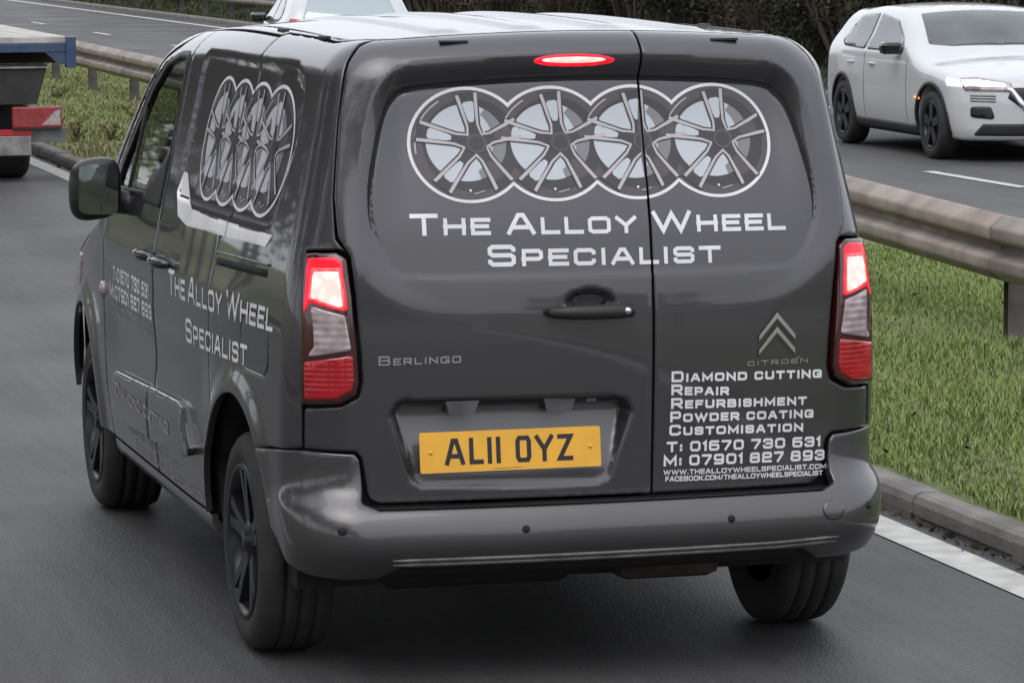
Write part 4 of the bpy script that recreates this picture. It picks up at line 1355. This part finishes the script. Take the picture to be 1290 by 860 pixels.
    for ch, a, b in (('A', -.455, -.398), ('L', -.385, -.344), ('I', -.333, -.320), ('I', -.308, -.295), ('O', -.252, -.207), ('Y', -.196, -.142), ('Z', -.131, -.086)):
        w, st = GL[ch]
        T = []
        for s_ in st:
            t = .0125
            pts = [(a + t / 2 + u * (b - a - t) if ch != 'I' else (a + b) / 2, .6225 + t / 2 + v * (.073 - t)) for u, v in s_]
            if not np.allclose(pts[0], pts[-1]):
                for e, f in ((0, 1), (-1, -2)):
                    A, B = np.array(pts[e]), np.array(pts[f])
                    if ch != 'A' or abs(A[1] - B[1]) > .001: pts[e] = tuple(A + (A - B) / np.linalg.norm(A - B) * t * .5)
            T += stroke_polys(pts, t)
        decal('plate_character', [('plate_black', T, .0058)], plate_map, [(-9, 9, plate)])
    decal('plate_maker_line', [('plate_black', [np.array([(-.315, .6085), (-.235, .6085), (-.235, .6095), (-.315, .6095)])], .0058)], plate_map, [(-9, 9, plate)])
    for x in (-.495, -.036):
        MB().lathe([(.0001, -.0025), (.005, -.0025), (.006, .001)], pl(x, .658, .005), 12, 'y').build('screw', 'plate_yellow', plate)
    for a, b in ((-.447, -.352), (-.166, -.072)):
        V = [(a, .060, .792), (b, .060, .792), (b - .012, .072, .756), (a + .012, .072, .756)]
        MB().prism([(a, .797), (b, .797), (b - .012, .757), (a + .012, .757)], lambda u, z, d: (u, .055 + (.797 - z) * .25 + d, z), -.004, .02).build('plate_lamp', 'lorry_grey', doorL)
    MB().box((-.040, .060, .782), (-.012, .08, .790)).build('release_button', 'lorry_grey', doorL)
    # -------- lettering and print on the rear
    two = [(-9, XS - .0035, doorL), (XS + .0035, 9, doorR)]
    letters('The Alloy Wheel', rear_off, two, 'vinyl_white', .0012, -.535, .556, 1.256, 1.245, .060, t=.2, small=.79, gapw=.20, space=.42)
    letters('Specialist', rear_off, two, 'vinyl_white', .0012, -.323, .354, 1.167, 1.160, .060, t=.2, small=.79, gapw=.20)
    for tx, a, b, z, H in (('Diamond cutting', .203, .660, .829, .031), ('Repair', .203, .375, .792, .031), ('Refurbishment', .203, .615, .753, .031), ('Powder coating', .201, .637, .715, .031), ('Customisation', .199, .606, .677, .031), ('T: 01670 730 631', .192, .662, .630, .030), ('M: 07901 827 893', .184, .676, .590, .031)):
        if tx[1] == ':': pass
        tx2 = tx.replace('cutting', 'cutting')
        decal('lettering', [('vinyl_white', text_polys(tx2, a, b, z, z - .007, H, t=.235, small=.78, gapw=.24, space=.5), .0012)], rear_off, [(-9, 9, doorR)], kind='stuff')
    for tx, a, b, z in (('www.thealloywheelspecialist.com', .184, .682, .565), ('facebook.com/thealloywheelspecialist', .190, .672, .546)):
        decal('lettering', [('vinyl_white', text_polys(tx.upper(), a, b, z, z - .007, .0145, t=.22, gapw=.22), .0012)], rear_off, [(-9, 9, doorR)], kind='stuff')
    # groove shade round top and sides of the blanked window, drawn as black strip
    kk = np.where(O2[:, 1] > 1.27)[0]
    k0 = [i for i in kk if (i - 1) % len(O2) not in set(kk.tolist())][0]
    arc = [O2[(k0 + i) % len(O2)] for i in range(len(kk))]
    wd = [.0105 * float(smooth(1.26, 1.45, p[1])) + .0015 for p in arc]
    qs = []
    for a, b, wa, wb_ in zip(arc[:-1], arc[1:], wd[:-1], wd[1:]):
        d = (b - a) / np.linalg.norm(b - a); n = np.array([-d[1], d[0]])
        qs.append(np.array([a - d * .0006 - n * wa / 2, b + d * .0006 - n * wb_ / 2, b + d * .0006 + n * wb_ / 2, a - d * .0006 + n * wa / 2]))
    decal('window_seal_and_shade', [('black_gap', qs, .0016)], rear_off, two, kind='stuff')
    # model badge and chevrons
    decal('badge', [('chrome', text_polys('Berlingo', -.634, -.405, .902, .905, .026, t=.17, small=.74, gapw=.26), .003)], rear_off, [(-9, 9, doorL)], kind='stuff')
    ch = []
    for dz in (0, -.040):
        zt = .998 + dz
        ch.append(np.array([(.464, zt - .062), (.519, zt), (.575, zt - .062), (.575, zt - .047), (.519, zt + .017), (.464, zt - .047)]))
    decal('emblem', [('chrome', ch, .005)], rear_off, [(-9, 9, doorR)])
    ch2 = [np.array([(.464, z0 + .998 - .070), (.519, z0 + .998 - .012), (.575, z0 + .998 - .070), (.575, z0 + .998 - .062), (.519, z0 + .998 - .001), (.464, z0 + .998 - .062)]) for z0 in (0, -.040)]
    decal('emblem_shadow', [('print_black', ch2, .003)], rear_off, [(-9, 9, doorR)])
    TP = text_polys('CITROEN', .430, .617, .866, .868, .013, t=.2, gapw=.3)
    TP += [ring(.583, .885, .0022, n=8), ring(.590, .885, .0022, n=8)]
    decal('badge', [('chrome', TP, .002)], rear_off, [(-9, 9, doorR)], kind='stuff')
    # the four printed wheels
    def wheels(cx, cz, d, rx, rz, lean=.14, only=None):
        L = {}
        def put(m, p, lift): L.setdefault((m, lift), []).append(np.asarray(p))
        for i in range(4):
            if only is not None and i != only: continue
            x0 = cx + d * i
            def el(px, pz): return np.stack([x0 + rx * np.asarray(px), cz + rz * np.asarray(pz)], -1)
            put('vinyl_white', el(*ring(0, 0, 1., n=64).T), .0012)
            put('print_dark', el(*ring(0, 0, .945, n=64).T), .0017)
            put('print_black', el(*ring(.05, .0, .80, n=56).T), .0022)
            put('print_pale', el(*ring(-.03, .035, .665, n=48).T), .0027)
            # shaded right flank of the barrel
            a = ring(-.03, .035, .665, n=26, a0=-1.25, a1=1.05)
            b = ring(-.20, .07, .62, n=26, a0=-1.0, a1=.80)[::-1]
            put('print_grey', el(*np.concatenate([a, b]).T), .0032)
            hx, hz = lean, .02
            for k in range(5):
                w = R(91 + 72 * k)
                ex, ez = .02 + .90 * math.cos(w), .90 * math.sin(w)
                u = np.array([ex - hx, ez - hz]); Ls = np.linalg.norm(u); u = u / Ls
                n = np.array([-u[1], u[0]])
                o = np.array([hx, hz])
                def q(t, s): return tuple(o + u * Ls * t + n * s)
                put('print_black', el(*np.array([q(0, -.17), q(.35, -.135), q(.75, -.18), q(1, -.20), q(1, .20), q(.75, .18), q(.35, .135), q(0, .17)]).T), .0037)
                slot = [q(.42, -.035), q(.50, -.062), q(.78, -.095), q(.82, -.06), q(.82, .06), q(.78, .095), q(.50, .062), q(.42, .035)]
                put('print_pale' if k in (0, 1, 2) else 'print_dark', el(*np.array(slot).T), .0042)
                for sg in (-1, 1):
                    e = [q(.16, sg * .13), q(.36, sg * .107), q(.76, sg * .158), q(.97, sg * .185), q(.97, sg * .128), q(.76, sg * .10), q(.36, sg * .067), q(.18, sg * .095)]
                    put('print_silver', el(*np.array(e).T), .0047)
            put('print_dark', el(*ring(hx, hz, .17, n=28).T), .0052)
            put('print_black', el(*ring(hx, hz, .125, n=24).T), .0056)
            for k in range(5):
                w = R(55 + 72 * k)
                put('print_silver', el(*ring(hx + .235 * math.cos(w), hz + .235 * math.sin(w), .022, n=8).T), .0052)
            put('vinyl_white', el(*ring(-.02, -.785, .022, n=8).T), .0042)
            put('print_silver', el(*ring(0, 0, .875, n=14, a0=2.0, a1=3.6).T.tolist(),) if False else el(*np.concatenate([ring(0, 0, .885, n=14, a0=2.1, a1=3.3), ring(0, 0, .862, n=14, a0=2.1, a1=3.3)[::-1]]).T), .0022)
            put('print_silver', el(*np.array([(.04, -.855), (.22, -.80), (.22, -.785), (.04, -.838)]).T), .0042)
        return [(m, p, l) for (m, l), p in L.items()]
    for i in range(4): decal('wheel_print', wheels(-.357, 1.5055, .2415, .172, .163, only=i), (lambda P, l, i=i: rear_off(P, l + .00006 * i)), two, h=.016)
    # -------- lettering and print on the left side
    sdl = [o for o in van.children if o.name.startswith('sliding_door')][0]
    fdl = [o for o in van.children if o.name.startswith('front_door')][0]
    qpl = [o for o in van.children if o.name.startswith('quarter_panel')][0]
    def side_off(P, lift):
        V, N = side_map(P, -1)
        return V + N * (side_h(V) + lift)[:, None]
    cutu = [(-9, -1.010, sdl), (-1.002, 9, qpl)]
    cutl = [(-9, -1.073, sdl), (-1.067, 9, qpl)]
    for i in range(4): decal('wheel_print', wheels(-1.375, 1.462, .232, .208, .190, .10, only=i), (lambda P, l, i=i: side_off(P, l + .00006 * i)), cutu, h=.03)
    Lw = np.array([(-1.80, 1.335), (-1.735, 1.335), (-1.62, 1.268), (-1.50, 1.236), (-.455, 1.236), (-.505, 1.200), (-1.53, 1.182), (-1.70, 1.20), (-1.80, 1.27)])
    decal('flash', [('vinyl_white', [Lw], .0015)], side_off, [(-9, -.975, sdl), (-.967, 9, qpl)], h=.008)
    letters('The Alloy Wheel', side_off, cutl, 'vinyl_white', .0015, -1.70, -.335, .955, .975, .080, t=.17, small=.79, gapw=.22, space=.3)
    letters('Specialist', side_off, cutl, 'vinyl_white', .0015, -1.41, -.59, .835, .850, .075, t=.17, small=.8, gapw=.22)
    for tx, a, b, z, H in (('T:01670 730 631', -2.80, -2.08, .900, .050), ('M:07901 827 893', -2.87, -2.03, .836, .050)):
        decal('lettering', [('vinyl_white', text_polys(tx, a, b, z, z, H, t=.22, gapw=.22), .0015)], side_off, [(-9, 9, fdl)], kind='stuff')
    for tx, a, b, z in (('www.thealloywheelspecialist.com', -2.84, -2.06, .806), ('facebook.com/thealloywheelspecialist', -2.82, -2.06, .778)):
        decal('lettering', [('vinyl_worn', text_polys(tx.upper(), a, b, z, z, .020, t=.22, gapw=.2), .0015)], side_off, [(-9, 9, fdl)], kind='stuff')
    def strip_off(P, lift):
        V, N = side_map(P, -1)
        return V + N * (side_h(V) + .0245 * smooth(.43, .47, V[:, 2]) + lift)[:, None]
    for tx, a, b, z, par in (('Diamond cutting', -2.62, -1.60, .525, sdl),):
        decal('lettering', [('vinyl_worn', text_polys(tx, a, b, z, z, .045, t=.16, gapw=.2), .002)], strip_off, [(-9, -2.0, fdl), (-1.985, 9, sdl)], kind='stuff')
    for tx, a, b, z in (('Repair Refurbishment', -2.55, -1.52, .405), ('Powder coating Customisation', -2.45, -1.20, .360)):
        decal('lettering', [('vinyl_worn', text_polys(tx, a, b, z, z, .034, t=.15, gapw=.2), .0015)], side_off, [(-9, -2.0, fdl), (-1.985, 9, sdl)], kind='stuff')
    # -------- wheels
    def wheel(x, wy, sg):
        c = (x, wy, .322)
        o = sg
        rim = MB()
        rim.lathe([(.228, o * .002), (.222, o * .010), (.212, o * .006), (.205, -o * .03), (.195, -o * .10)], c, 48)
        rim.lathe([(.0001, -o * .075), (.20, -o * .09)], c, 40)
        for k in range(5):
            for dw in (-.13, .13):
                w = R(90 + 72 * k) + dw
                w2 = R(90 + 72 * k) + dw * 1.25
                pts = []
                for (r, a, wd, ww) in ((.05, -.012, .022, w), (.13, -.004, .016, w), (.216, .004, .018, w2)):
                    pts.append((r, a, wd, ww))
                V = []
                for r, a, wd, ww in pts:
                    for s_ in (-1, 1):
                        for dd in (0, -.035):
                            yy = r * math.cos(ww) - s_ * wd * math.sin(ww); zz = r * math.sin(ww) + s_ * wd * math.cos(ww)
                            V.append((c[0] + o * (a + dd), c[1] + yy, c[2] + zz))
                F = []
                for i in range(2):
                    b = i * 4
                    for q in ((0, 1, 5, 4), (1, 3, 7, 5), (3, 2, 6, 7), (2, 0, 4, 6)): F.append(tuple(b + k2 for k2 in q))
                F += [(0, 2, 3, 1), (8, 9, 11, 10)]
                rim.add(V, F)
        wh = rim.build('wheel', 'dark_alloy', van)
        MB().lathe([(.0001, o * .004), (.03, o * .003), (.034, -o * .006), (.062, -o * .012), (.066, -o * .03)], c, 28).build('hub_cap', 'dark_alloy', wh)
        t = MB()
        half = [(.228, o * .001), (.238, o * .006), (.262, o * .012), (.288, o * .008), (.306, -o * .004), (.317, -o * .020), (.321, -o * .040)]
        gro = []
        for a0 in (-.055, -.10, -.145):
            gro += [(.322, -o * -(a0) * -1 if False else o * a0), (.315, o * (a0 - .002)), (.315, o * (a0 - .008)), (.322, o * (a0 - .010))]
        prof = half + gro + [(.321, -o * .178), (.312, -o * .200), (.29, -o * .208), (.25, -o * .205), (.20, -o * .19)]
        t.lathe(prof, c, 64)
        t.build('tyre', 'rubber', wh)
        MB().lathe([(.0001, -o * .10), (.13, -o * .10), (.13, -o * .115), (.0001, -o * .115)], c, 28).build('brake_disc', 'rust_brown', wh)
    for sg in (-1, 1):
        for wy in WY: wheel(sg * .885, wy, sg)
    # -------- underneath
    MB().box((-.82, .30, .25), (.82, 3.9, .30)).build('floor_pan', 'underbody', van)
    MB().tube([(-.72, .74, .30), (.72, .74, .30)], .05, 10).build('rear_axle', 'underbody', van)
    MB().box((.10, .22, .235), (.42, .46, .345), .04).build('exhaust_silencer', 'rust_brown', van)
    MB().box((-.55, .35, .22), (.0, 1.0, .30), .03).build('spare_wheel_cradle', 'underbody', van)
    # -------- cab
    for x in (-.40, .40):
        m = MB().box((x - .25, 2.20, .55), (x + .25, 2.70, .80), .05).box((x - .24, 2.08, .75), (x + .24, 2.24, 1.32), .05).box((x - .12, 2.09, 1.34), (x + .12, 2.19, 1.54), .04)
        m.build('cab_seat', 'seat_cloth', van)
    MB().box((-.76, 2.95, .70), (.76, 3.35, 1.12), .06).build('dashboard', 'black_plastic', van)
    m = MB()
    pts = [(.40 + .18 * math.cos(w), 2.80 - .06 * math.sin(w), 1.05 + .17 * math.sin(w)) for w in np.linspace(0, 2 * math.pi, 25)]
    m.tube(pts, .014, 8, False)
    m.build('steering_wheel', 'black_plastic', van)
    return van
build_van()
# ------------------------------------------------------------------ white hatchbacks on the far carriageway (front towards local +y, rear bumper at y = 0)
CW = spl([.15, .35, .6, .85, .98, 1.1, 1.25, 1.45], [.80, .865, .885, .88, .86, .80, .735, .64])
CP = spl([-.2, 0, .15, .35, .7, 1.2, 1.7, 2.15, 2.5, 2.8, 3.05, 3.3, 3.7, 4.0, 4.2, 4.4], [.95, 1.02, 1.12, 1.31, 1.39, 1.425, 1.425, 1.37, 1.22, 1.06, .965, .93, .87, .80, .72, .62])
CWY = (.78, 3.36)
def car_F(p, wells=True):
    x, y, z = p[..., 0], p[..., 1], p[..., 2]; ax = np.abs(x)
    w = CW(z) - .07 * (np.maximum(1.2 - y, 0) / 1.2) ** 2 - .09 * (np.maximum(y - 2.9, 0) / 1.2) ** 2
    w = w - .10 * np.maximum(z - .95, 0) * np.maximum(1.0 - y, 0)
    a = (ax - w) * .95
    b = (.02 + .16 * np.maximum(z - .75, 0) + .06 * np.maximum(.45 - z, 0) + .08 * (x / .8) ** 2 - y)
    f = y - (4.16 - .30 * (ax / .85) ** 2.4 - .12 * np.maximum(z - .55, 0) - .25 * np.maximum(.30 - z, 0))
    e = .02; sl = (CP(y + e) - CP(y - e)) / (2 * e)
    c = (z - (CP(y) - .05 * (x / .7) ** 2)) / np.sqrt(1 + sl * sl)
    g_ = rmax(rmax(a, b, .12), f, .12)
    g_ = rmax(g_, c, .08)
    g_ = rmax(g_, .20 - z, .04)
    if wells:
        for wy in CWY:
            e = np.sqrt((y - wy) ** 2 + (z - .33) ** 2) - .365
            g_ = np.maximum(g_, -np.maximum(e, .60 - ax))
    return g_
def car_side(P, sg):
    O = np.stack([np.full(len(P), sg * .2), P[:, 0], P[:, 1]], 1)
    Fn = lambda q: car_F(q, False)
    V = solve_ray(Fn, O, np.tile([sg * 1., 0, 0], (len(P), 1)))
    return V, grad(Fn, V)
def car_axis(P, d, o):
    Fn = lambda q: car_F(q, False)
    O = np.stack([P[:, 0], np.full(len(P), o), P[:, 1]], 1) if abs(d[1]) > .5 and abs(d[2]) < .1 else np.stack([P[:, 0], P[:, 1], np.full(len(P), o)], 1)
    V = solve_ray(Fn, O, np.tile(np.array(d, float), (len(P), 1)))
    return V, grad(Fn, V)
def build_car():
    car = empty('white_car')
    V, Q = surface_net(car_F, (-1, -.1, .1), (1, 4.3, 1.55), .03)
    body = link('body', mesh('body', V, Q, True), 'white_paint', car)
    front = lambda P: car_axis(P, (0, 1, 0), 2.9)
    rear = lambda P: car_axis(P, (0, -1, 0), 1.2)
    top = lambda P: car_axis(P, (0, 0, 1), .5)
    K = dict(h=.04, gap=0, edge=0)
    panel('windscreen', fillet([(-.55, 2.17), (.55, 2.17), (.66, 2.72), (.45, 2.80), (0, 2.83), (-.45, 2.80), (-.66, 2.72)], .04), top, 'car_glass', car, raised=.005, depth=.006, **K)
    panel('rear_window', fillet([(-.60, 1.015), (.60, 1.015), (.50, 1.30), (-.50, 1.30)], .05), rear, 'sky_glass', car, raised=.006, depth=.008, **K)
    for sg in (-1, 1):
        sd = lambda P: car_side(P, sg)
        panel('door_window', fillet([(1.50, .975), (2.62, .975), (2.40, 1.12), (2.08, 1.27), (1.52, 1.33)], .04), sd, 'car_glass', car, raised=.005, depth=.006, **K)
        panel('door_window', fillet([(.62, 1.05), (.80, .99), (1.45, .975), (1.46, 1.33), (.95, 1.30)], .04), sd, 'car_glass', car, raised=.005, depth=.006, **K)
        panel('arch_trim', [(CWY[1] + (.40) * math.cos(w), .33 + .40 * math.sin(w)) for w in np.linspace(-.2, math.pi + .2, 24)] + [(CWY[1] + .362 * math.cos(w), .33 + .362 * math.sin(w)) for w in np.linspace(math.pi + .2, -.2, 24)], sd, 'black_plastic', car, raised=.008, depth=.03, **K)
        panel('arch_trim', [(CWY[0] + (.40) * math.cos(w), .33 + .40 * math.sin(w)) for w in np.linspace(-.2, math.pi + .2, 24)] + [(CWY[0] + .362 * math.cos(w), .33 + .362 * math.sin(w)) for w in np.linspace(math.pi + .2, -.2, 24)], sd, 'black_plastic', car, raised=.008, depth=.03, **K)
        panel('sill_trim', [(1.18, .215), (2.96, .215), (2.96, .30), (1.18, .30)], sd, 'black_plastic', car, raised=.008, depth=.02, **K)
        for yy in (1.48, 2.72):
            panel('door_gap', [(yy, .32), (yy + .007, .32), (yy + .007, .96), (yy, .96)], sd, 'black_gap', car, raised=.0015, depth=.003, **K)
        for yy in (1.62, .98 + .62 * 0 + .62 * 0):
            c = car_side(np.array([[yy + .1, .84]]), sg)[0][0]
            MB().box((c[0] - .015, c[1] - .09, .83), (c[0] + .02, c[1] + .09, .855), .008).build('handle', 'white_paint', car)
        hl = [(sg * a, b) for a, b in [(.40, .700), (.74, .712), (.755, .755), (.62, .756), (.42, .728)]]
        panel('headlamp', fillet([(sg * a, b) for a, b in [(.34, .655), (.74, .665), (.77, .775), (.62, .785), (.36, .735)]], .02), front, 'lens_clear', car, raised=.007, depth=.012, h=.04, gap=0, edge=0)
        panel('lit_strip', fillet(hl, .015), front, 'headlamp_lit', car, raised=.010, depth=.012, h=.04, gap=0, edge=0)
        for zz in (.56, .585, .61):
            panel('bumper_slat', [(sg * a, b) for a, b in [(.50, zz), (.70, zz + .004), (.70, zz + .016), (.50, zz + .012)]], front, 'lorry_grey', car, raised=.005, depth=.01, **K)
        sdl = [(3.74, .712), (3.95, .705), (3.92, .758), (3.68, .775)]
        panel('headlamp_side', fillet(sdl, .015), sd, 'headlamp_lit', car, raised=.006, depth=.01, **K)
        fl = [(sg * a, b) for a, b in [(.50, .40), (.70, .42), (.70, .52), (.54, .52)]]
        panel('fog_lamp', fillet(fl, .03), front, 'black_plastic', car, raised=.006, depth=.01, **K)
        panel('indicator', [(2.96, .555), (3.10, .55), (3.10, .572), (2.96, .577)], sd, 'lens_amber', car, raised=.006, depth=.008, **K)
        tlr = [(sg * a, b) for a, b in [(.50, .90), (.76, .93), (.74, 1.04), (.58, 1.02)]]
        panel('tail_lamp', fillet(tlr, .02), rear, 'lens_red', car, raised=.012, depth=.02, **K)
        panel('tail_lamp_side', fillet([(.09, .95), (.17, .96), (.17, 1.03), (.11, 1.03)], .015), sd, 'lens_red', car, raised=.010, depth=.014, **K)
        X = sg * .955
        MB().box((X - .10, 2.42, .955), (X + .10, 2.56, 1.075), .035).build('mirror', 'gloss_black', car)
        MB().tube([(X - sg * .08, 2.5, .98), (sg * .80, 2.52, .955)], .02, 8).build('mirror_arm', 'gloss_black', car)
        for wy in CWY:
            c = (sg * .86, wy, .325); o = sg
            rim = MB().lathe([(.225, 0), (.215, o * .008), (.20, -o * .01), (.19, -o * .08)], c, 32).lathe([(.0001, -o * .06), (.2, -o * .07)], c, 28)
            for k in range(5):
                w = R(90 + 72 * k)
                u = np.array([math.cos(w), math.sin(w)]); n = np.array([-u[1], u[0]])
                V8 = []
                for r_, wd in ((.03, .035), (.21, .05)):
                    for s_ in (-1, 1):
                        for dd in (0, -.03):
                            q = u * r_ + n * wd * s_
                            V8.append((c[0] + o * dd, c[1] + q[0], c[2] + q[1]))
                rim.add(V8, [(0, 1, 5, 4), (1, 3, 7, 5), (3, 2, 6, 7), (2, 0, 4, 6), (0, 2, 3, 1), (4, 5, 7, 6)])
            wh = rim.build('wheel', 'dark_alloy', car)
            MB().lathe([(.226, 0), (.25, o * .010), (.30, o * .004), (.32, -o * .02), (.325, -o * .06), (.325, -o * .15), (.31, -o * .19), (.2, -o * .19)], c, 40).build('tyre', 'rubber', wh)
    panel('grille', fillet([(-.40, .60), (-.22, .46), (.22, .46), (.40, .60), (.36, .69), (-.36, .69)], .02), front, 'black_plastic', car, raised=.007, depth=.012, **K)
    panel('grille_trim', [(-.42, .70), (-.36, .70), (-.19, .475), (.19, .475), (.36, .70), (.42, .70), (.23, .44), (-.23, .44)], front, 'chrome', car, raised=.010, depth=.012, **K)
    panel('lower_intake', fillet([(-.68, .25), (.68, .25), (.60, .36), (-.60, .36)], .02), front, 'black_plastic', car, raised=.006, depth=.012, **K)
    panel('number_plate', [(-.26, .375), (.26, .375), (.26, .455), (-.26, .455)], front, 'vinyl_white', car, raised=.012, depth=.01, **K)
    panel('rear_valance', fillet([(-.68, .24), (.68, .24), (.66, .40), (-.66, .40)], .02), rear, 'black_plastic', car, raised=.006, depth=.012, **K)
    panel('number_plate', [(-.26, .56), (.26, .56), (.26, .67), (-.26, .67)], rear, 'plate_yellow', car, raised=.006, depth=.01, **K)
    panel('badge', ring(0, .80, .035, n=18), rear, 'chrome', car, raised=.004, depth=.006, **K)
    MB().tube([(-.02, .33, 1.02), (.24, .27, 1.09), (.40, .25, 1.10)], [.012, .009, .006], 6).build('rear_wiper', 'black_plastic', car)
    MB().box((-.75, .45, .18), (.75, 3.7, .30)).build('floor_pan', 'underbody', car)
    return car
car = build_car()
tag(car, 'white hatchback with lit headlamps coming the other way, at the right edge', 'car', 'white cars on the far carriageway')
car.location = (10.58, 24.85, 0)
car.rotation_euler = (0, 0, math.pi - R(2.5))
car.scale = (1, 1, .965)
c2 = copy_tree(car, None, 'white car seen over the van roof, only its red tail lamp and rear window showing', (7.15, 34.6, 0), R(-7))

# ------------------------------------------------------------------ flatbed lorry ahead of the van
def build_lorry():
    lo = empty('flatbed_lorry', (0, 0, 0))
    tag(lo, 'blue flatbed lorry ahead of the van, cut off by the left edge of the picture', 'lorry')
    Y0, XC = 21.0, .43
    xr, xl = 1.69, -.83
    deck = MB().box((xl, Y0 + .02, 1.165), (xr - .02, Y0 + 6.2, 1.205)).build('deck', 'lorry_deck', lo)
    for i in range(9):
        x = xl + .06 + i * (xr - xl - .12) / 9
        MB().box((x, Y0 + .05, 1.2055), (x + (xr - xl - .12) / 9 - .008, Y0 + 6.15, 1.213)).build('deck_board', 'lorry_deck', deck)
    MB().box((xl, Y0, 1.085), (xr - .085, Y0 + .08, 1.160), .006).build('rear_rail', 'lorry_blue', lo)
    for x0 in (xr - .085, xl):
        MB().box((x0, Y0 - .012, .955), (x0 + .085, Y0 + .09, 1.215), .006).build('corner_post', 'lorry_blue', lo)
    for s_, a in ((1, xr - .086), (-1, xl + .086)):
        MB().prism([(a, 1.084), (a, .985), (a - s_ * .05, .985), (a - s_ * .17, 1.084)], lambda u, v, d: (u, d, v), Y0 + .005, Y0 + .07).build('gusset', 'lorry_blue', lo)
    for x0 in (xl, xr - .07):
        MB().box((x0, Y0 + .10, 1.07), (x0 + .07, Y0 + 6.2, 1.163), .005).build('side_rail', 'lorry_blue', lo)
    MB().box((XC - .42, Y0 + .05, .72), (XC - .34, Y0 + 7.6, .98)).box((XC + .34, Y0 + .05, .72), (XC + .42, Y0 + 7.6, .98)).build('chassis_rails', 'lorry_black', lo)
    for k in range(5): MB().box((xl + .1, Y0 + .5 + k * 1.3, .98), (xr - .1, Y0 + .58 + k * 1.3, 1.068)).build('cross_bearer', 'lorry_black', lo)
    # tapered black guard carrying the lamps, pale strip along its top
    MB().prism([(XC - .95, .985), (xr - .235, .985), (xr - .33, .655), (XC - .85, .655)], lambda u, v, d: (u, d, v), Y0 + .03, Y0 + .30).build('rear_guard', 'lorry_black', lo)
    MB().box((XC - .96, Y0 + .01, .955), (xr - .22, Y0 + .029, .968)).build('guard_strip', 'aluminium', lo)
    MB().box((XC - 1.02, Y0 + .08, .66), (xr - .32, Y0 + .16, .985)).build('mud_flap_board', 'lorry_black', lo)
    for s_ in (-1, 1):
        def X(a): return XC + s_ * (a - XC)
        a, b = sorted((X(1.145), X(1.560)))
        br = MB().box((min(X(1.16), X(1.60)), Y0 + .03, .335), (max(X(1.16), X(1.60)), Y0 + .055, .450), .004).build('lamp_bracket', 'lorry_grey', lo)
        MB().box((a, Y0 - .035, .455), (b, Y0 + .045, .635), .014).build('tail_lamp', 'lens_red_dull', lo)
        w0, w1 = X(1.385), X(1.545)
        MB().prism([(w0, .482), (w1, .482), (w1, .610), (X(1.50), .60), (X(1.44), .535)], lambda u, v, d: (u, d, v), Y0 - .039, Y0 - .02).build('clear_lens', 'lens_clear', lo)
        MB().box((a + .0, Y0 - .03, .448), (b, Y0 + .04, .462)).build('lamp_rim', 'lorry_black', lo)
        # wheels
        for wy in (Y0 + .75, Y0 + 6.9):
            c = (X(1.35 if wy < Y0 + 2 else 1.40), wy, .37); o = s_
            rim = MB().lathe([(.235, 0), (.22, -o * .01), (.20, -o * .06), (.12, -o * .03), (.09, o * .0), (.0001, o * .0)], c, 32).build('wheel', 'lorry_grey', lo)
            MB().lathe([(.236, 0), (.27, o * .012), (.33, o * .006), (.362, -o * .02), (.37, -o * .05), (.37, -o * .40), (.34, -o * .43), (.24, -o * .43)], c, 44).build('tyre', 'rubber', rim)
    MB().box((XC - .82, Y0 + .00, .395), (1.31, Y0 + .030, .445), .003).build('red_marker_strip', 'lorry_red', lo)
    MB().box((XC - .82, Y0 + .004, .225), (1.305, Y0 + .09, .393), .008).build('under_run_bar', 'aluminium', lo)
    MB().tube([(XC - .8, Y0 + .75, .37), (XC + .8, Y0 + .75, .37)], .07, 10).build('rear_axle', 'lorry_black', lo)
    hb = MB()
    for x in (xl + .1, XC, xr - .14): hb.box((x, Y0 + 6.2, 1.2), (x + .05, Y0 + 6.25, 2.2))
    hb.box((xl, Y0 + 6.2, 2.2), (xr, Y0 + 6.25, 2.26)).build('headboard', 'lorry_blue', lo)
    cab = MB().prism([(Y0 + 6.45, .62), (Y0 + 8.3, .62), (Y0 + 8.35, 1.45), (Y0 + 7.95, 2.35), (Y0 + 7.6, 2.46), (Y0 + 6.55, 2.46), (Y0 + 6.45, 2.3)], lambda u, v, d: (d, u, v), XC - 1.02, XC + 1.02).build('cab', 'white_paint', lo)
    MB().box((XC - .75, Y0 + 6.43, 1.6), (XC + .75, Y0 + 6.449, 2.2)).build('cab_rear_window', 'car_glass', lo)
    for s_ in (-1, 1):
        MB().prism([(Y0 + 7.0, 1.55), (Y0 + 8.15, 1.55), (Y0 + 7.85, 2.25), (Y0 + 7.0, 2.25)], lambda u, v, d: (d, u, v), XC + s_ * 1.021, XC + s_ * 1.028).build('cab_window', 'car_glass', lo)
    return lo
build_lorry()
